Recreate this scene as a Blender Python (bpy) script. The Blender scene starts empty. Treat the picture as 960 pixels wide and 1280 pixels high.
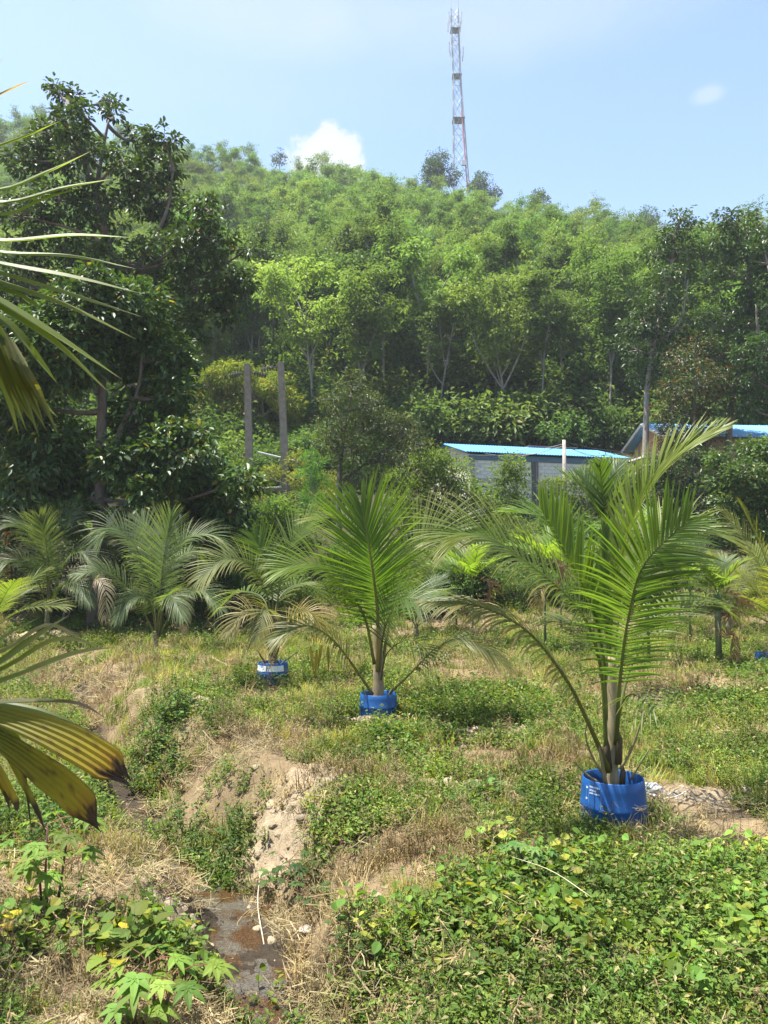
import bpy, bmesh, math, random
import numpy as np
from mathutils import Vector, Matrix, Quaternion
rad = math.radians
SC = bpy.context.scene
COL = SC.collection

# ------------------------------------------------------------------ camera
CAMZ, PITCH, F = 2.33, rad(3.69), 961.0
cam = bpy.data.cameras.new('camera')
cam.sensor_fit = 'VERTICAL'; cam.sensor_height = 36.0; cam.lens = 36.0 * F / 1280.0
cam.clip_start = 0.05; cam.clip_end = 3000
camo = bpy.data.objects.new('camera', cam); COL.objects.link(camo)
camo.location = (0, 0, CAMZ); camo.rotation_euler = (math.pi / 2 + PITCH, 0, 0)
SC.camera = camo

# ------------------------------------------------------------------ world, sun, exposure
SUN_EL, SUN_AZ = rad(73), rad(-92)          # azimuth measured from +Y towards +X
w = bpy.data.worlds.new('World'); SC.world = w; w.use_nodes = True
nt = w.node_tree; nt.nodes.clear()
def wn(t, **k):
    n = nt.nodes.new(t)
    for a, b in k.items(): setattr(n, a, b)
    return n
sky = wn('ShaderNodeTexSky', sky_type='NISHITA')
sky.sun_disc = False; sky.sun_elevation = SUN_EL; sky.sun_rotation = SUN_AZ
sky.air_density = 1.0; sky.dust_density = 0.8; sky.ozone_density = 2.0
bg = wn('ShaderNodeBackground'); bg.inputs[1].default_value = 0.094
out = wn('ShaderNodeOutputWorld')
tc = wn('ShaderNodeTexCoord')
def cloud_mask(px, py, sx, sz, nscale, namp, soft):
    u, v = (px - 480) / F, (640 - py) / F
    d = Vector((u, math.cos(PITCH) - v * math.sin(PITCH), math.sin(PITCH) + v * math.cos(PITCH))).normalized()
    s = wn('ShaderNodeVectorMath', operation='SUBTRACT'); s.inputs[1].default_value = d
    nt.links.new(tc.outputs['Generated'], s.inputs[0])
    m = wn('ShaderNodeVectorMath', operation='MULTIPLY'); m.inputs[1].default_value = (1 / sx, 4, 1 / sz)
    nt.links.new(s.outputs[0], m.inputs[0])
    l = wn('ShaderNodeVectorMath', operation='LENGTH'); nt.links.new(m.outputs[0], l.inputs[0])
    n = wn('ShaderNodeTexNoise'); n.inputs['Scale'].default_value = nscale; n.inputs['Detail'].default_value = 6
    n.inputs['Roughness'].default_value = 0.6
    nt.links.new(tc.outputs['Generated'], n.inputs['Vector'])
    a = wn('ShaderNodeMath', operation='MULTIPLY_ADD'); a.inputs[1].default_value = -namp
    nt.links.new(n.outputs[0], a.inputs[0]); nt.links.new(l.outputs['Value'], a.inputs[2])
    r = wn('ShaderNodeMapRange', interpolation_type='SMOOTHSTEP')
    r.inputs['From Min'].default_value = 1 - namp * .5 + soft; r.inputs['From Max'].default_value = 1 - namp * .5 - soft
    nt.links.new(a.outputs[0], r.inputs['Value'])
    return r.outputs[0]
last = sky.outputs[0]
for (args, strength) in (((410, 201, .040, .034, 38, 1.7, .22), .95), ((886, 118, .014, .007, 40, 1.2, .6), .34),
                         ((640, 12, .16, .035, 9, 1.2, .7), .28), ((330, 10, .12, .03, 10, 1.2, .7), .30),
                         ((130, 60, .30, .06, 6, 1.3, .8), .15)):
    mk_ = cloud_mask(*args)
    f = wn('ShaderNodeMath', operation='MULTIPLY'); f.inputs[1].default_value = strength
    nt.links.new(mk_, f.inputs[0])
    mx = wn('ShaderNodeMixRGB'); mx.inputs[2].default_value = (3.0, 3.15, 3.3, 1)
    nt.links.new(f.outputs[0], mx.inputs[0]); nt.links.new(last, mx.inputs[1]); last = mx.outputs[0]
nt.links.new(last, bg.inputs[0]); nt.links.new(bg.outputs[0], out.inputs[0])

sun = bpy.data.lights.new('sun', 'SUN'); sun.energy = 4.6; sun.angle = rad(0.55); sun.color = (1, .95, .86)
suno = bpy.data.objects.new('sun', sun); COL.objects.link(suno)
sdir = Vector((math.sin(SUN_AZ) * math.cos(SUN_EL), math.cos(SUN_AZ) * math.cos(SUN_EL), math.sin(SUN_EL)))
suno.rotation_euler = (-sdir).to_track_quat('-Z', 'Y').to_euler(); suno.location = (0, 0, 60)
SC.view_settings.view_transform = 'Standard'; SC.view_settings.look = 'None'
SC.view_settings.exposure = 1.74; SC.view_settings.gamma = 1
SC.render.engine = 'CYCLES'
SC.cycles.max_bounces = 6; SC.cycles.diffuse_bounces = 3; SC.cycles.glossy_bounces = 2
SC.cycles.transmission_bounces = 4; SC.cycles.transparent_max_bounces = 4; SC.cycles.volume_bounces = 0
SC.cycles.caustics_reflective = False; SC.cycles.caustics_refractive = False

# ------------------------------------------------------------------ helpers
def W(px, py, Y):
    """world point seen at photo pixel (px,py) at distance Y along +Y"""
    u, v = (px - 480) / F, (640 - py) / F
    d = (u, math.cos(PITCH) - v * math.sin(PITCH), math.sin(PITCH) + v * math.cos(PITCH))
    t = Y / d[1]
    return Vector((d[0] * t, Y, CAMZ + d[2] * t))

def tag(o, label=None, cat=None, group=None, kind=None):
    if label: o['label'] = label
    if cat: o['category'] = cat
    if group: o['group'] = group
    if kind: o['kind'] = kind
    return o
def empty(name, loc, label=None, cat=None, group=None, rz=0):
    o = bpy.data.objects.new(name, None); COL.objects.link(o); o.location = loc; o.rotation_euler = (0, 0, rz)
    o.empty_display_size = .2
    return tag(o, label, cat, group)
def link(name, me, parent=None, loc=None):
    o = bpy.data.objects.new(name, me); COL.objects.link(o)
    if parent: o.parent = parent
    if loc is not None: o.location = loc
    return o
def copy_tree(o, parent=None):
    c = o.copy(); COL.objects.link(c); c.parent = parent
    for ch in o.children: copy_tree(ch, c)
    return c

def vnoise(x, y, seed=0):
    x = np.asarray(x, float); y = np.asarray(y, float)
    ix = np.floor(x).astype(np.int64); iy = np.floor(y).astype(np.int64)
    fx = x - ix; fy = y - iy
    fx = fx * fx * (3 - 2 * fx); fy = fy * fy * (3 - 2 * fy)
    def h(a, b):
        n = (a * 374761393 + b * 668265263 + seed * 974711) & 0x7fffffff
        n = ((n ^ (n >> 13)) * 1274126177) & 0x7fffffff
        return ((n ^ (n >> 16)) & 0xffff) / 65535.0
    return (h(ix, iy) * (1 - fx) + h(ix + 1, iy) * fx) * (1 - fy) + (h(ix, iy + 1) * (1 - fx) + h(ix + 1, iy + 1) * fx) * fy
def fbm(x, y, seed=0, oct=4):
    s = 0; a = .5; t = 0
    for i in range(oct):
        s = s + a * vnoise(x * 2 ** i, y * 2 ** i, seed + i * 17); t += a; a *= .55
    return s / t
def smooth(a, b, x):
    t = np.clip((x - a) / (b - a), 0, 1); return t * t * (3 - 2 * t)

class Geo:
    """collects triangles / quads with a colour per vertex and a material index per face"""
    def __init__(s): s.V = []; s.C = []; s.F = {3: [], 4: []}; s.M = {3: [], 4: []}; s.n = 0
    def add(s, V, faces, col, mi=0):
        V = np.asarray(V, float).reshape(-1, 3)
        C = np.asarray(col, float)
        if C.ndim == 1: C = np.tile(C, (len(V), 1))
        for f in (faces if isinstance(faces, (list, tuple)) else [faces]):
            f = np.asarray(f, int)
            if f.size == 0: continue
            k = f.shape[1]; s.F[k].append(f + s.n); s.M[k].append(np.full(len(f), mi))
        s.V.append(V); s.C.append(C); s.n += len(V)
    def mesh(s, name, mats, smooth_=False):
        me = bpy.data.meshes.new(name)
        V = np.concatenate(s.V) if s.V else np.zeros((0, 3)); C = np.concatenate(s.C) if s.C else np.zeros((0, 3))
        loops = []; tot = []; mi = []
        for k in (3, 4):
            if s.F[k]:
                f = np.concatenate(s.F[k]); loops.append(f.ravel()); tot.append(np.full(len(f), k)); mi.append(np.concatenate(s.M[k]))
        loops = np.concatenate(loops); tot = np.concatenate(tot); mi = np.concatenate(mi)
        me.vertices.add(len(V)); me.vertices.foreach_set('co', V.ravel().astype(np.float32))
        me.loops.add(len(loops)); me.loops.foreach_set('vertex_index', loops.astype(np.int32))
        me.polygons.add(len(tot))
        st = np.concatenate([[0], np.cumsum(tot)[:-1]])
        me.polygons.foreach_set('loop_start', st.astype(np.int32)); me.polygons.foreach_set('loop_total', tot.astype(np.int32))
        me.polygons.foreach_set('material_index', mi.astype(np.int32))
        me.polygons.foreach_set('use_smooth', np.full(len(tot), smooth_))
        a = me.attributes.new('col', 'FLOAT_COLOR', 'POINT')
        a.data.foreach_set('color', np.concatenate([C, np.ones((len(C), 1))], 1).ravel().astype(np.float32))
        for m in (mats if isinstance(mats, (list, tuple)) else [mats]): me.materials.append(m)
        me.update(calc_edges=True); me.validate()
        return me
    def build(s, name, mats, parent=None, smooth_=False, loc=None):
        return link(name, s.mesh(name, mats, smooth_), parent, loc)

def nrm(a): return a / np.maximum(np.linalg.norm(a, axis=-1, keepdims=True), 1e-9)

def leaves(g, P, D, N, L, Wd, col, fold=.18, droop=.12, detail=False, mi=0):
    P = np.asarray(P, float); n = len(P)
    D = nrm(D); S = nrm(np.cross(D, N)); N = np.cross(S, D)
    L = np.broadcast_to(np.asarray(L, float), (n,))[:, None]; Wd = np.broadcast_to(np.asarray(Wd, float), (n,))[:, None]
    dz = np.array([0, 0, -1.0]) * L * droop
    if not detail:
        V = np.stack([P, P + D * L * .45 + S * Wd / 2 + N * Wd * fold, P + D * L + dz, P + D * L * .45 - S * Wd / 2 + N * Wd * fold], 1)
        b = np.arange(n)[:, None] * 4
        f = np.concatenate([b + [0, 1, 2], b + [0, 2, 3]])
        k = 4
    else:
        V = np.stack([P, P + D * L * .3 + S * Wd * .45 + N * Wd * fold, P + D * L * .66 + S * Wd * .42 + N * Wd * fold * .7 + dz * .3,
                      P + D * L + dz, P + D * L * .66 - S * Wd * .42 + N * Wd * fold * .7 + dz * .3, P + D * L * .3 - S * Wd * .45 + N * Wd * fold], 1)
        b = np.arange(n)[:, None] * 6
        f = np.concatenate([b + [0, 1, 2, 3], b + [0, 3, 4, 5]])
        k = 6
    col = np.asarray(col, float)
    if col.ndim == 1: col = np.tile(col, (n, 1))
    g.add(V.reshape(-1, 3), [f], np.repeat(col, k, 0), mi)

def tube(g, pts, radii, sides=6, col=(.3, .25, .2), mi=0, cap=True, flat=1.0):
    pts = np.asarray([tuple(p) for p in pts], float); m = len(pts)
    radii = np.broadcast_to(np.asarray(radii, float), (m,))
    T = np.gradient(pts, axis=0); T = nrm(T)
    ref = np.array([0.31, 0.17, 0.93]) if abs(T[0][2]) < .8 else np.array([0.93, .2, .1])
    U = ref - (T @ ref)[:, None] * T; U = nrm(U); B = np.cross(T, U)
    a = np.arange(sides) / sides * 2 * math.pi
    ring = np.cos(a)[None, :, None] * U[:, None, :] + flat * np.sin(a)[None, :, None] * B[:, None, :]
    V = pts[:, None, :] + ring * radii[:, None, None]
    i = np.arange(m - 1)[:, None]; j = np.arange(sides)[None, :]; j2 = (j + 1) % sides
    f = np.stack([i * sides + j, i * sides + j2, (i + 1) * sides + j2, (i + 1) * sides + j], -1).reshape(-1, 4)
    Vf = V.reshape(-1, 3); fs = [f]
    if cap:
        Vf = np.concatenate([Vf, pts[:1], pts[-1:]]); c0 = m * sides; c1 = c0 + 1
        jj = np.arange(sides)
        fs.append(np.stack([np.full(sides, c0), (jj + 1) % sides, jj], -1))
        fs.append(np.stack([np.full(sides, c1), (m - 1) * sides + jj, (m - 1) * sides + (jj + 1) % sides], -1))
    g.add(Vf, fs, col, mi)

def box(g, c, s, col=(.5, .5, .5), mi=0, R=None, bev=0.0):
    c = np.asarray(c, float); h = np.asarray(s, float) / 2
    V = np.array([[x, y, z] for z in (-1, 1) for y in (-1, 1) for x in (-1, 1)], float) * h
    if R is not None: V = V @ np.asarray(R).T
    f = np.array([[0, 2, 3, 1], [4, 5, 7, 6], [0, 1, 5, 4], [2, 6, 7, 3], [0, 4, 6, 2], [1, 3, 7, 5]])
    g.add(V + c, [f], col, mi)

def catmull(pts, n):
    P = [Vector(p) for p in pts]; P = [P[0] * 2 - P[1]] + P + [P[-1] * 2 - P[-2]]
    out = []; m = len(P) - 3
    for i in range(n):
        t = i / (n - 1) * m; k = min(int(t), m - 1); t -= k
        a, b, c, d = P[k:k + 4]
        out.append(.5 * ((2 * b) + (c - a) * t + (2 * a - 5 * b + 4 * c - d) * t * t + (3 * b - a - 3 * c + d) * t ** 3))
    return out

# ------------------------------------------------------------------ materials
def newmat(name):
    m = bpy.data.materials.new(name); m.use_nodes = True; m.node_tree.nodes.clear(); return m, m.node_tree
def leaf_mat(name, trans=.4, rough=.5, spec=.4, vary=.25, hue=.02, tcol=(1.5, 1.45, .55), pscale=.12, pvary=.25):
    m, t = newmat(name); N = t.nodes.new; L = t.links.new
    at = N('ShaderNodeAttribute'); at.attribute_name = 'col'
    oi = N('ShaderNodeObjectInfo')
    geo = N('ShaderNodeNewGeometry')
    ns = N('ShaderNodeTexNoise'); ns.inputs['Scale'].default_value = pscale; ns.inputs['Detail'].default_value = 3
    L(geo.outputs['Position'], ns.inputs['Vector'])
    v1 = N('ShaderNodeMapRange'); v1.inputs['To Min'].default_value = 1 - vary; v1.inputs['To Max'].default_value = 1 + vary
    L(oi.outputs['Random'], v1.inputs['Value'])
    v2 = N('ShaderNodeMapRange'); v2.inputs['From Min'].default_value = .3; v2.inputs['From Max'].default_value = .7
    v2.inputs['To Min'].default_value = 1 - pvary; v2.inputs['To Max'].default_value = 1 + pvary
    L(ns.outputs[0], v2.inputs['Value'])
    mu = N('ShaderNodeMath'); mu.operation = 'MULTIPLY'; L(v1.outputs[0], mu.inputs[0]); L(v2.outputs[0], mu.inputs[1])
    h1 = N('ShaderNodeMapRange'); h1.inputs['To Min'].default_value = .5 - hue; h1.inputs['To Max'].default_value = .5 + hue
    hm = N('ShaderNodeMath'); hm.operation = 'MULTIPLY'; hm.inputs[1].default_value = 7.31
    hf = N('ShaderNodeMath'); hf.operation = 'FRACT'; L(oi.outputs['Random'], hm.inputs[0]); L(hm.outputs[0], hf.inputs[0]); L(hf.outputs[0], h1.inputs['Value'])
    hs = N('ShaderNodeHueSaturation'); L(h1.outputs[0], hs.inputs['Hue']); L(mu.outputs[0], hs.inputs['Value']); L(at.outputs['Color'], hs.inputs['Color'])
    pb = N('ShaderNodeBsdfPrincipled'); pb.inputs['Roughness'].default_value = rough; pb.inputs['Specular IOR Level'].default_value = spec
    L(hs.outputs[0], pb.inputs['Base Color'])
    tm = N('ShaderNodeMixRGB'); tm.blend_type = 'MULTIPLY'; tm.inputs[0].default_value = 1; tm.inputs[2].default_value = (*tcol, 1)
    L(hs.outputs[0], tm.inputs[1])
    tr = N('ShaderNodeBsdfTranslucent'); L(tm.outputs[0], tr.inputs['Color'])
    mx = N('ShaderNodeMixShader'); mx.inputs[0].default_value = trans
    L(pb.outputs[0], mx.inputs[1]); L(tr.outputs[0], mx.inputs[2])
    o = N('ShaderNodeOutputMaterial'); L(mx.outputs[0], o.inputs[0])
    return m
def col_mat(name, rough=.8, spec=.3, nscale=20, nv=.35, bump=.3, stretch=(1, 1, 1), metallic=0):
    """vertex colour modulated with object-space grain and bump"""
    m, t = newmat(name); N = t.nodes.new; L = t.links.new
    at = N('ShaderNodeAttribute'); at.attribute_name = 'col'
    tc = N('ShaderNodeTexCoord'); mp = N('ShaderNodeMapping'); mp.inputs['Scale'].default_value = stretch
    L(tc.outputs['Object'], mp.inputs[0])
    ns = N('ShaderNodeTexNoise'); ns.inputs['Scale'].default_value = nscale; ns.inputs['Detail'].default_value = 7; ns.inputs['Roughness'].default_value = .65
    L(mp.outputs[0], ns.inputs['Vector'])
    mr = N('ShaderNodeMapRange'); mr.inputs['From Min'].default_value = .25; mr.inputs['From Max'].default_value = .75
    mr.inputs['To Min'].default_value = 1 - nv; mr.inputs['To Max'].default_value = 1 + nv; L(ns.outputs[0], mr.inputs['Value'])
    hs = N('ShaderNodeHueSaturation'); L(mr.outputs[0], hs.inputs['Value']); L(at.outputs['Color'], hs.inputs['Color'])
    pb = N('ShaderNodeBsdfPrincipled'); pb.inputs['Roughness'].default_value = rough; pb.inputs['Specular IOR Level'].default_value = spec
    pb.inputs['Metallic'].default_value = metallic
    L(hs.outputs[0], pb.inputs['Base Color'])
    if bump:
        bp = N('ShaderNodeBump'); bp.inputs['Strength'].default_value = bump; bp.inputs['Distance'].default_value = .02
        L(ns.outputs[0], bp.inputs['Height']); L(bp.outputs[0], pb.inputs['Normal'])
    o = N('ShaderNodeOutputMaterial'); L(pb.outputs[0], o.inputs[0])
    return m
M_TREE = leaf_mat('hill_leaf', trans=.42, rough=.55, spec=.25, vary=.22, hue=.02, pscale=.03, pvary=.3, tcol=(1.35, 1.35, .75))
M_DARK = leaf_mat('glossy_leaf', trans=.3, rough=.46, spec=.4, vary=.12, hue=.01, pscale=.5, pvary=.25)
M_BUSH = leaf_mat('bush_leaf', trans=.45, rough=.6, spec=.2, vary=.15, hue=.012, pscale=.6, pvary=.25)
M_PALM = leaf_mat('palm_leaf', trans=.55, rough=.45, spec=.35, vary=.1, hue=.008, pscale=1.2, pvary=.15, tcol=(1.55, 1.6, .45))
M_WEED = leaf_mat('weed_leaf', trans=.42, rough=.6, spec=.2, vary=.3, hue=.02, pscale=.9, pvary=.3)
M_DRY = leaf_mat('dry_grass_blade', trans=.25, rough=.75, spec=.15, vary=.3, hue=.012, pscale=1.2, pvary=.25, tcol=(1.1, 1.0, .8))
M_BARK = col_mat('bark', nscale=9, nv=.45, bump=.5, stretch=(1, 1, .3))
M_CONC = col_mat('concrete', nscale=4, nv=.36, bump=.25)
M_METAL = col_mat('painted_steel', rough=.45, spec=.5, nscale=3, nv=.12, bump=0)
M_PLAST = col_mat('blue_plastic', rough=.45, spec=.4, nscale=7, nv=.13, bump=0)
M_STONE = col_mat('stone', nscale=14, nv=.4, bump=.6)
M_ROOF = col_mat('roof_sheet', rough=.4, spec=.5, nscale=1.2, nv=.16, bump=0)
M_BRICK = col_mat('masonry', rough=.9, nscale=12, nv=.25, bump=.4)
M_CLOTH = col_mat('cloth', rough=.9, nscale=30, nv=.12, bump=.1)

# ------------------------------------------------------------------ terrain
DITCH = [(-.1, 2.2), (-.42, 4.2), (-.74, 5.1), (-1.36, 6.6), (-1.92, 7.4), (-2.7, 8.3), (-3.15, 9.7), (-5.0, 13.1), (-6.7, 16.7), (-8.3, 20.5)]
def ditch_dist(x, y):
    best = np.full(np.shape(x), 1e9); sg = np.ones(np.shape(x))
    for (ax, ay), (bx, by) in zip(DITCH[:-1], DITCH[1:]):
        dx, dy = bx - ax, by - ay; l2 = dx * dx + dy * dy
        t = np.clip(((x - ax) * dx + (y - ay) * dy) / l2, 0, 1)
        ex, ey = x - ax - t * dx, y - ay - t * dy
        d = np.hypot(ex, ey); c = dx * ey - dy * ex
        m = d < best; best = np.where(m, d, best); sg = np.where(m, np.where(c < 0, 1.0, -1.0), sg)
    return best * sg                                   # > 0 on the right bank
PY = np.array([-1e4, 24.5, 28, 32, 38, 44, 50, 58, 75, 120, 166, 185, 240, 400, 1e4])
def hprof(x, y):
    top = 76.5 - np.where(x < 0, .19, .27) * np.clip(x, -140, 160)
    pz = np.array([0, 0, .9, 2.0, 3.7, 5.4, 7.2, 11, 22, 51, 78, 81, 70, 30, 30])
    z = np.zeros(np.shape(y)) + np.interp(y, PY, pz)
    k = np.clip((y - 58) / 108, 0, 1)
    return z * (1 + k * (top / 78 - 1))
def blob(x, y, cx, cy, rx, ry): return np.exp(-(((x - cx) / rx) ** 2 + ((y - cy) / ry) ** 2))
def G0(px, py):
    p = W(px, py, 10.0); d = (p - Vector((0, 0, CAMZ))); t = -CAMZ / d.z; return (d.x * t, d.y * t)
SAND = [(270, 1105, .35, .35), (235, 1090, .35, .3), (345, 1010, .42, .55), (300, 1070, .32, .45), (395, 985, .4, .4), (620, 916, .7, .35), (540, 985, .9, .2), (250, 890, .5, .5),
        (820, 1210, .35, .18), (700, 1215, .3, .15), (60, 800, 1.2, 1.0), (470, 905, .5, .4), (860, 1000, .5, .3)]
SANDW = [(*G0(a, b), c, d) for a, b, c, d in SAND]
DRYP = [(520, 1075, .75, .5), (660, 960, .8, .55), (360, 1150, .45, .5), (400, 1190, .4, .35), (170, 1030, .45, .7), (90, 850, 1.2, 1.5), (340, 925, .9, .8),
        (880, 1060, .6, .4), (600, 850, 1.6, 1.2), (820, 860, 1.6, 1.0), (60, 1175, .6, .3), (250, 1200, .25, .35), (430, 990, .7, .5)]
DRYW = [(*G0(a, b), c, d) for a, b, c, d in DRYP]
LUSH = [(760, 1130, 1.3, .8), (900, 1150, 1.0, .8), (620, 1180, .8, .5), (255, 1010, .3, .4), (225, 955, .3, .5), (205, 910, .4, .8), (230, 1110, .5, .6),
        (100, 1000, .9, 1.0), (930, 880, 1.8, 1.2), (540, 940, 1.0, .8), (560, 890, 1.4, 1.0), (170, 790, 1.6, 1.4), (290, 790, 1.6, 1.6), (480, 760, 2.5, 2), (430, 1040, .5, .45), (640, 880, 1, .8)]
LUSHW = [(*G0(a, b), c, d) for a, b, c, d in LUSH]
def fld(L, x, y):
    s = np.zeros(np.shape(x))
    for a in L: s = np.maximum(s, blob(x, y, *a))
    return s
def H(x, y, fine=True):
    x = np.asarray(x, float); y = np.asarray(y, float)
    near = np.clip(1 - (y - 40) / 60, 0, 1) * np.clip((60 - np.abs(x)) / 20, 0, 1)
    z = hprof(x, y) + .16 * (fbm(x / 2.3, y / 2.3, 3, 3) - .5) + .10 * (fbm(x / .8, y / .8, 5, 3) - .5) * near
    z = z + .9 * (fbm(x / 14, y / 14, 9, 3) - .5) * smooth(28, 45, y) + 4 * (fbm(x / 40, y / 40, 11, 3) - .5) * smooth(60, 100, y)
    z = z + .22 * blob(x, y, *G0(230, 830), 1.6, .8) + .25 * blob(x, y, *G0(60, 800), 1.6, 1.1) + .15 * blob(x, y, *G0(400, 850), 1.2, .7)
    d = ditch_dist(x, y)
    dep = np.interp(y, [0, 7.5, 8.5, 13, 17, 21], [.62, .62, .85, .85, .75, 0.0])
    crest = .15 * np.exp(-((d - 1.2) / .62) ** 2) * np.interp(y, [0, 5.6, 6.8, 10, 16, 20], [.3, .35, 1, 1.1, .9, 0])
    wob = .16 * (fbm(x / .5, y / .5, 21, 3) - .5) * 2
    wr = np.interp(y, [0, 5.4, 6.4, 20], [.62, .66, 1.7, .7])
    hw = np.interp(y, [0, 4.6, 6.5, 7.6, 8.4, 10.5, 12, 20], [.04, .10, .09, .08, .16, .15, .08, .06])
    pr = np.where(d > 0, smooth(hw, 1, (d + wob) / wr), smooth(hw, 1, (-d + wob) / np.interp(y, [0, 7.5, 8.5, 20], [.85, .8, .36, .36])))
    z = (z + crest - .08 * (d < 0) * np.exp(-(d / 3) ** 2) * (y < 20)) * pr + (z - dep) * (1 - pr)
    z = np.where((np.abs(x) < 3) & (y < 3), z + .72 * smooth(2.6, .6, y) * smooth(3, 1.5, np.abs(x)), z)
    if fine:
        s = np.clip(fld(SANDW, x, y) * 1.4, 0, 1)
        cl = np.abs(fbm(x / .11, y / .11, 31, 3) - .5) * -1.6 + .25
        z = z + near * cl * (.03 + .16 * s) + near * s * .16 * (fbm(x / .32, y / .32, 33, 2) - .5)
    return z
def Hs(x, y): return float(H(np.array([x]), np.array([y]), False)[0])
def G(px, py):
    """ground point seen at a photo pixel"""
    d = (W(px, py, 10.0) - Vector((0, 0, CAMZ))) / 10.0
    Y = np.linspace(2.5, 80, 6000); g = H(d.x * Y, Y, False); r = CAMZ + d.z * Y
    i = int(np.argmax(r <= g)); 
    return Vector((d.x * Y[i], Y[i], g[i]))

# polar sheet, fine near the camera and out to the horizon all round
rr = [.5]
while rr[-1] < 900:
    r = rr[-1]
    rr.append(r + (.25 if r < 3 else max(.03, .0058 * r) if r < 27 else .045 * r))
rr = np.array(rr)
th = np.concatenate([np.linspace(-40, 40, 460), np.linspace(42, 318, 110)]); th = np.radians(th)
R_, T_ = np.meshgrid(rr, th, indexing='ij')
X_, Y_ = R_ * np.sin(T_), R_ * np.cos(T_)
Z_ = H(X_, Y_)
nr, nth = R_.shape
i = np.arange(nr - 1)[:, None]; j = np.arange(nth)[None, :]; j2 = (j + 1) % nth
f = np.stack([i * nth + j, (i + 1) * nth + j, (i + 1) * nth + j2, i * nth + j2], -1).reshape(-1, 4)
f = f[:, ::-1]
xs, ys = X_.ravel(), Y_.ravel()
sand = np.clip(fld(SANDW, xs, ys) * 1.5 - .55 * fbm(xs / .35, ys / .35, 41, 3) + .05, 0, 1) * (ys < 27)
dd = np.abs(ditch_dist(xs, ys))
mud_shade = np.where(ys > 7.6, smooth(.5, .25, dd), smooth(.55, .2, dd)) * (ys < 19)  # damp ditch soil, its colour darkened further to carry the channel's shade
dryf = np.clip(fld(DRYW, xs, ys) + .5 * (fbm(xs / 1.1, ys / 1.1, 43, 3) - .5), 0, 1)
c_soil = np.array([.19, .14, .08]); c_sand = np.array([.29, .23, .15]); c_mud_shade = np.array([.042, .033, .023]); c_dry = np.array([.22, .155, .085])
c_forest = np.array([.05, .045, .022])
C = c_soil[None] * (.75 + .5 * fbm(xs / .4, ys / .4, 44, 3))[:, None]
for m_, c_ in ((dryf * .7, c_dry), (np.clip(sand * 1.3, 0, 1), c_sand), (mud_shade, c_mud_shade), (smooth(24, 30, ys), c_forest)):
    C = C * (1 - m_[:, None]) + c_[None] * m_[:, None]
gg = Geo(); cen = np.array([[0, 0, float(H(np.array([0.]), np.array([0.]))[0])]])
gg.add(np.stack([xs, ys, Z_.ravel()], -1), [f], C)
gg.add(cen, [], c_soil)
k = np.arange(nth); gg.F[3].append(np.stack([np.full(nth, nr * nth), (k + 1) % nth, k], -1)); gg.M[3].append(np.zeros(nth, int))
def ground_material():
    m, t = newmat('ground_soil'); N = t.nodes.new; L = t.links.new
    at = N('ShaderNodeAttribute'); at.attribute_name = 'col'
    ge = N('ShaderNodeNewGeometry')
    n1 = N('ShaderNodeTexNoise'); n1.inputs['Scale'].default_value = 7; n1.inputs['Detail'].default_value = 9; n1.inputs['Roughness'].default_value = .7
    n2 = N('ShaderNodeTexNoise'); n2.inputs['Scale'].default_value = 55; n2.inputs['Detail'].default_value = 6; n2.inputs['Roughness'].default_value = .7
    for n in (n1, n2): L(ge.outputs['Position'], n.inputs['Vector'])
    ad = N('ShaderNodeMath'); ad.operation = 'ADD'; L(n1.outputs[0], ad.inputs[0]); L(n2.outputs[0], ad.inputs[1])
    mr = N('ShaderNodeMapRange'); mr.inputs['From Min'].default_value = .7; mr.inputs['From Max'].default_value = 1.3
    mr.inputs['To Min'].default_value = .55; mr.inputs['To Max'].default_value = 1.4; L(ad.outputs[0], mr.inputs['Value'])
    hs = N('ShaderNodeHueSaturation'); L(mr.outputs[0], hs.inputs['Value']); L(at.outputs['Color'], hs.inputs['Color'])
    pb = N('ShaderNodeBsdfPrincipled'); pb.inputs['Roughness'].default_value = .95; pb.inputs['Specular IOR Level'].default_value = .15
    L(hs.outputs[0], pb.inputs['Base Color'])
    bp = N('ShaderNodeBump'); bp.inputs['Strength'].default_value = .8; bp.inputs['Distance'].default_value = .03
    L(ad.outputs[0], bp.inputs['Height']); L(bp.outputs[0], pb.inputs['Normal'])
    o = N('ShaderNodeOutputMaterial'); L(pb.outputs[0], o.inputs[0]); return m
tag(gg.build('ground', ground_material(), smooth_=True), kind='structure')

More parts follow.
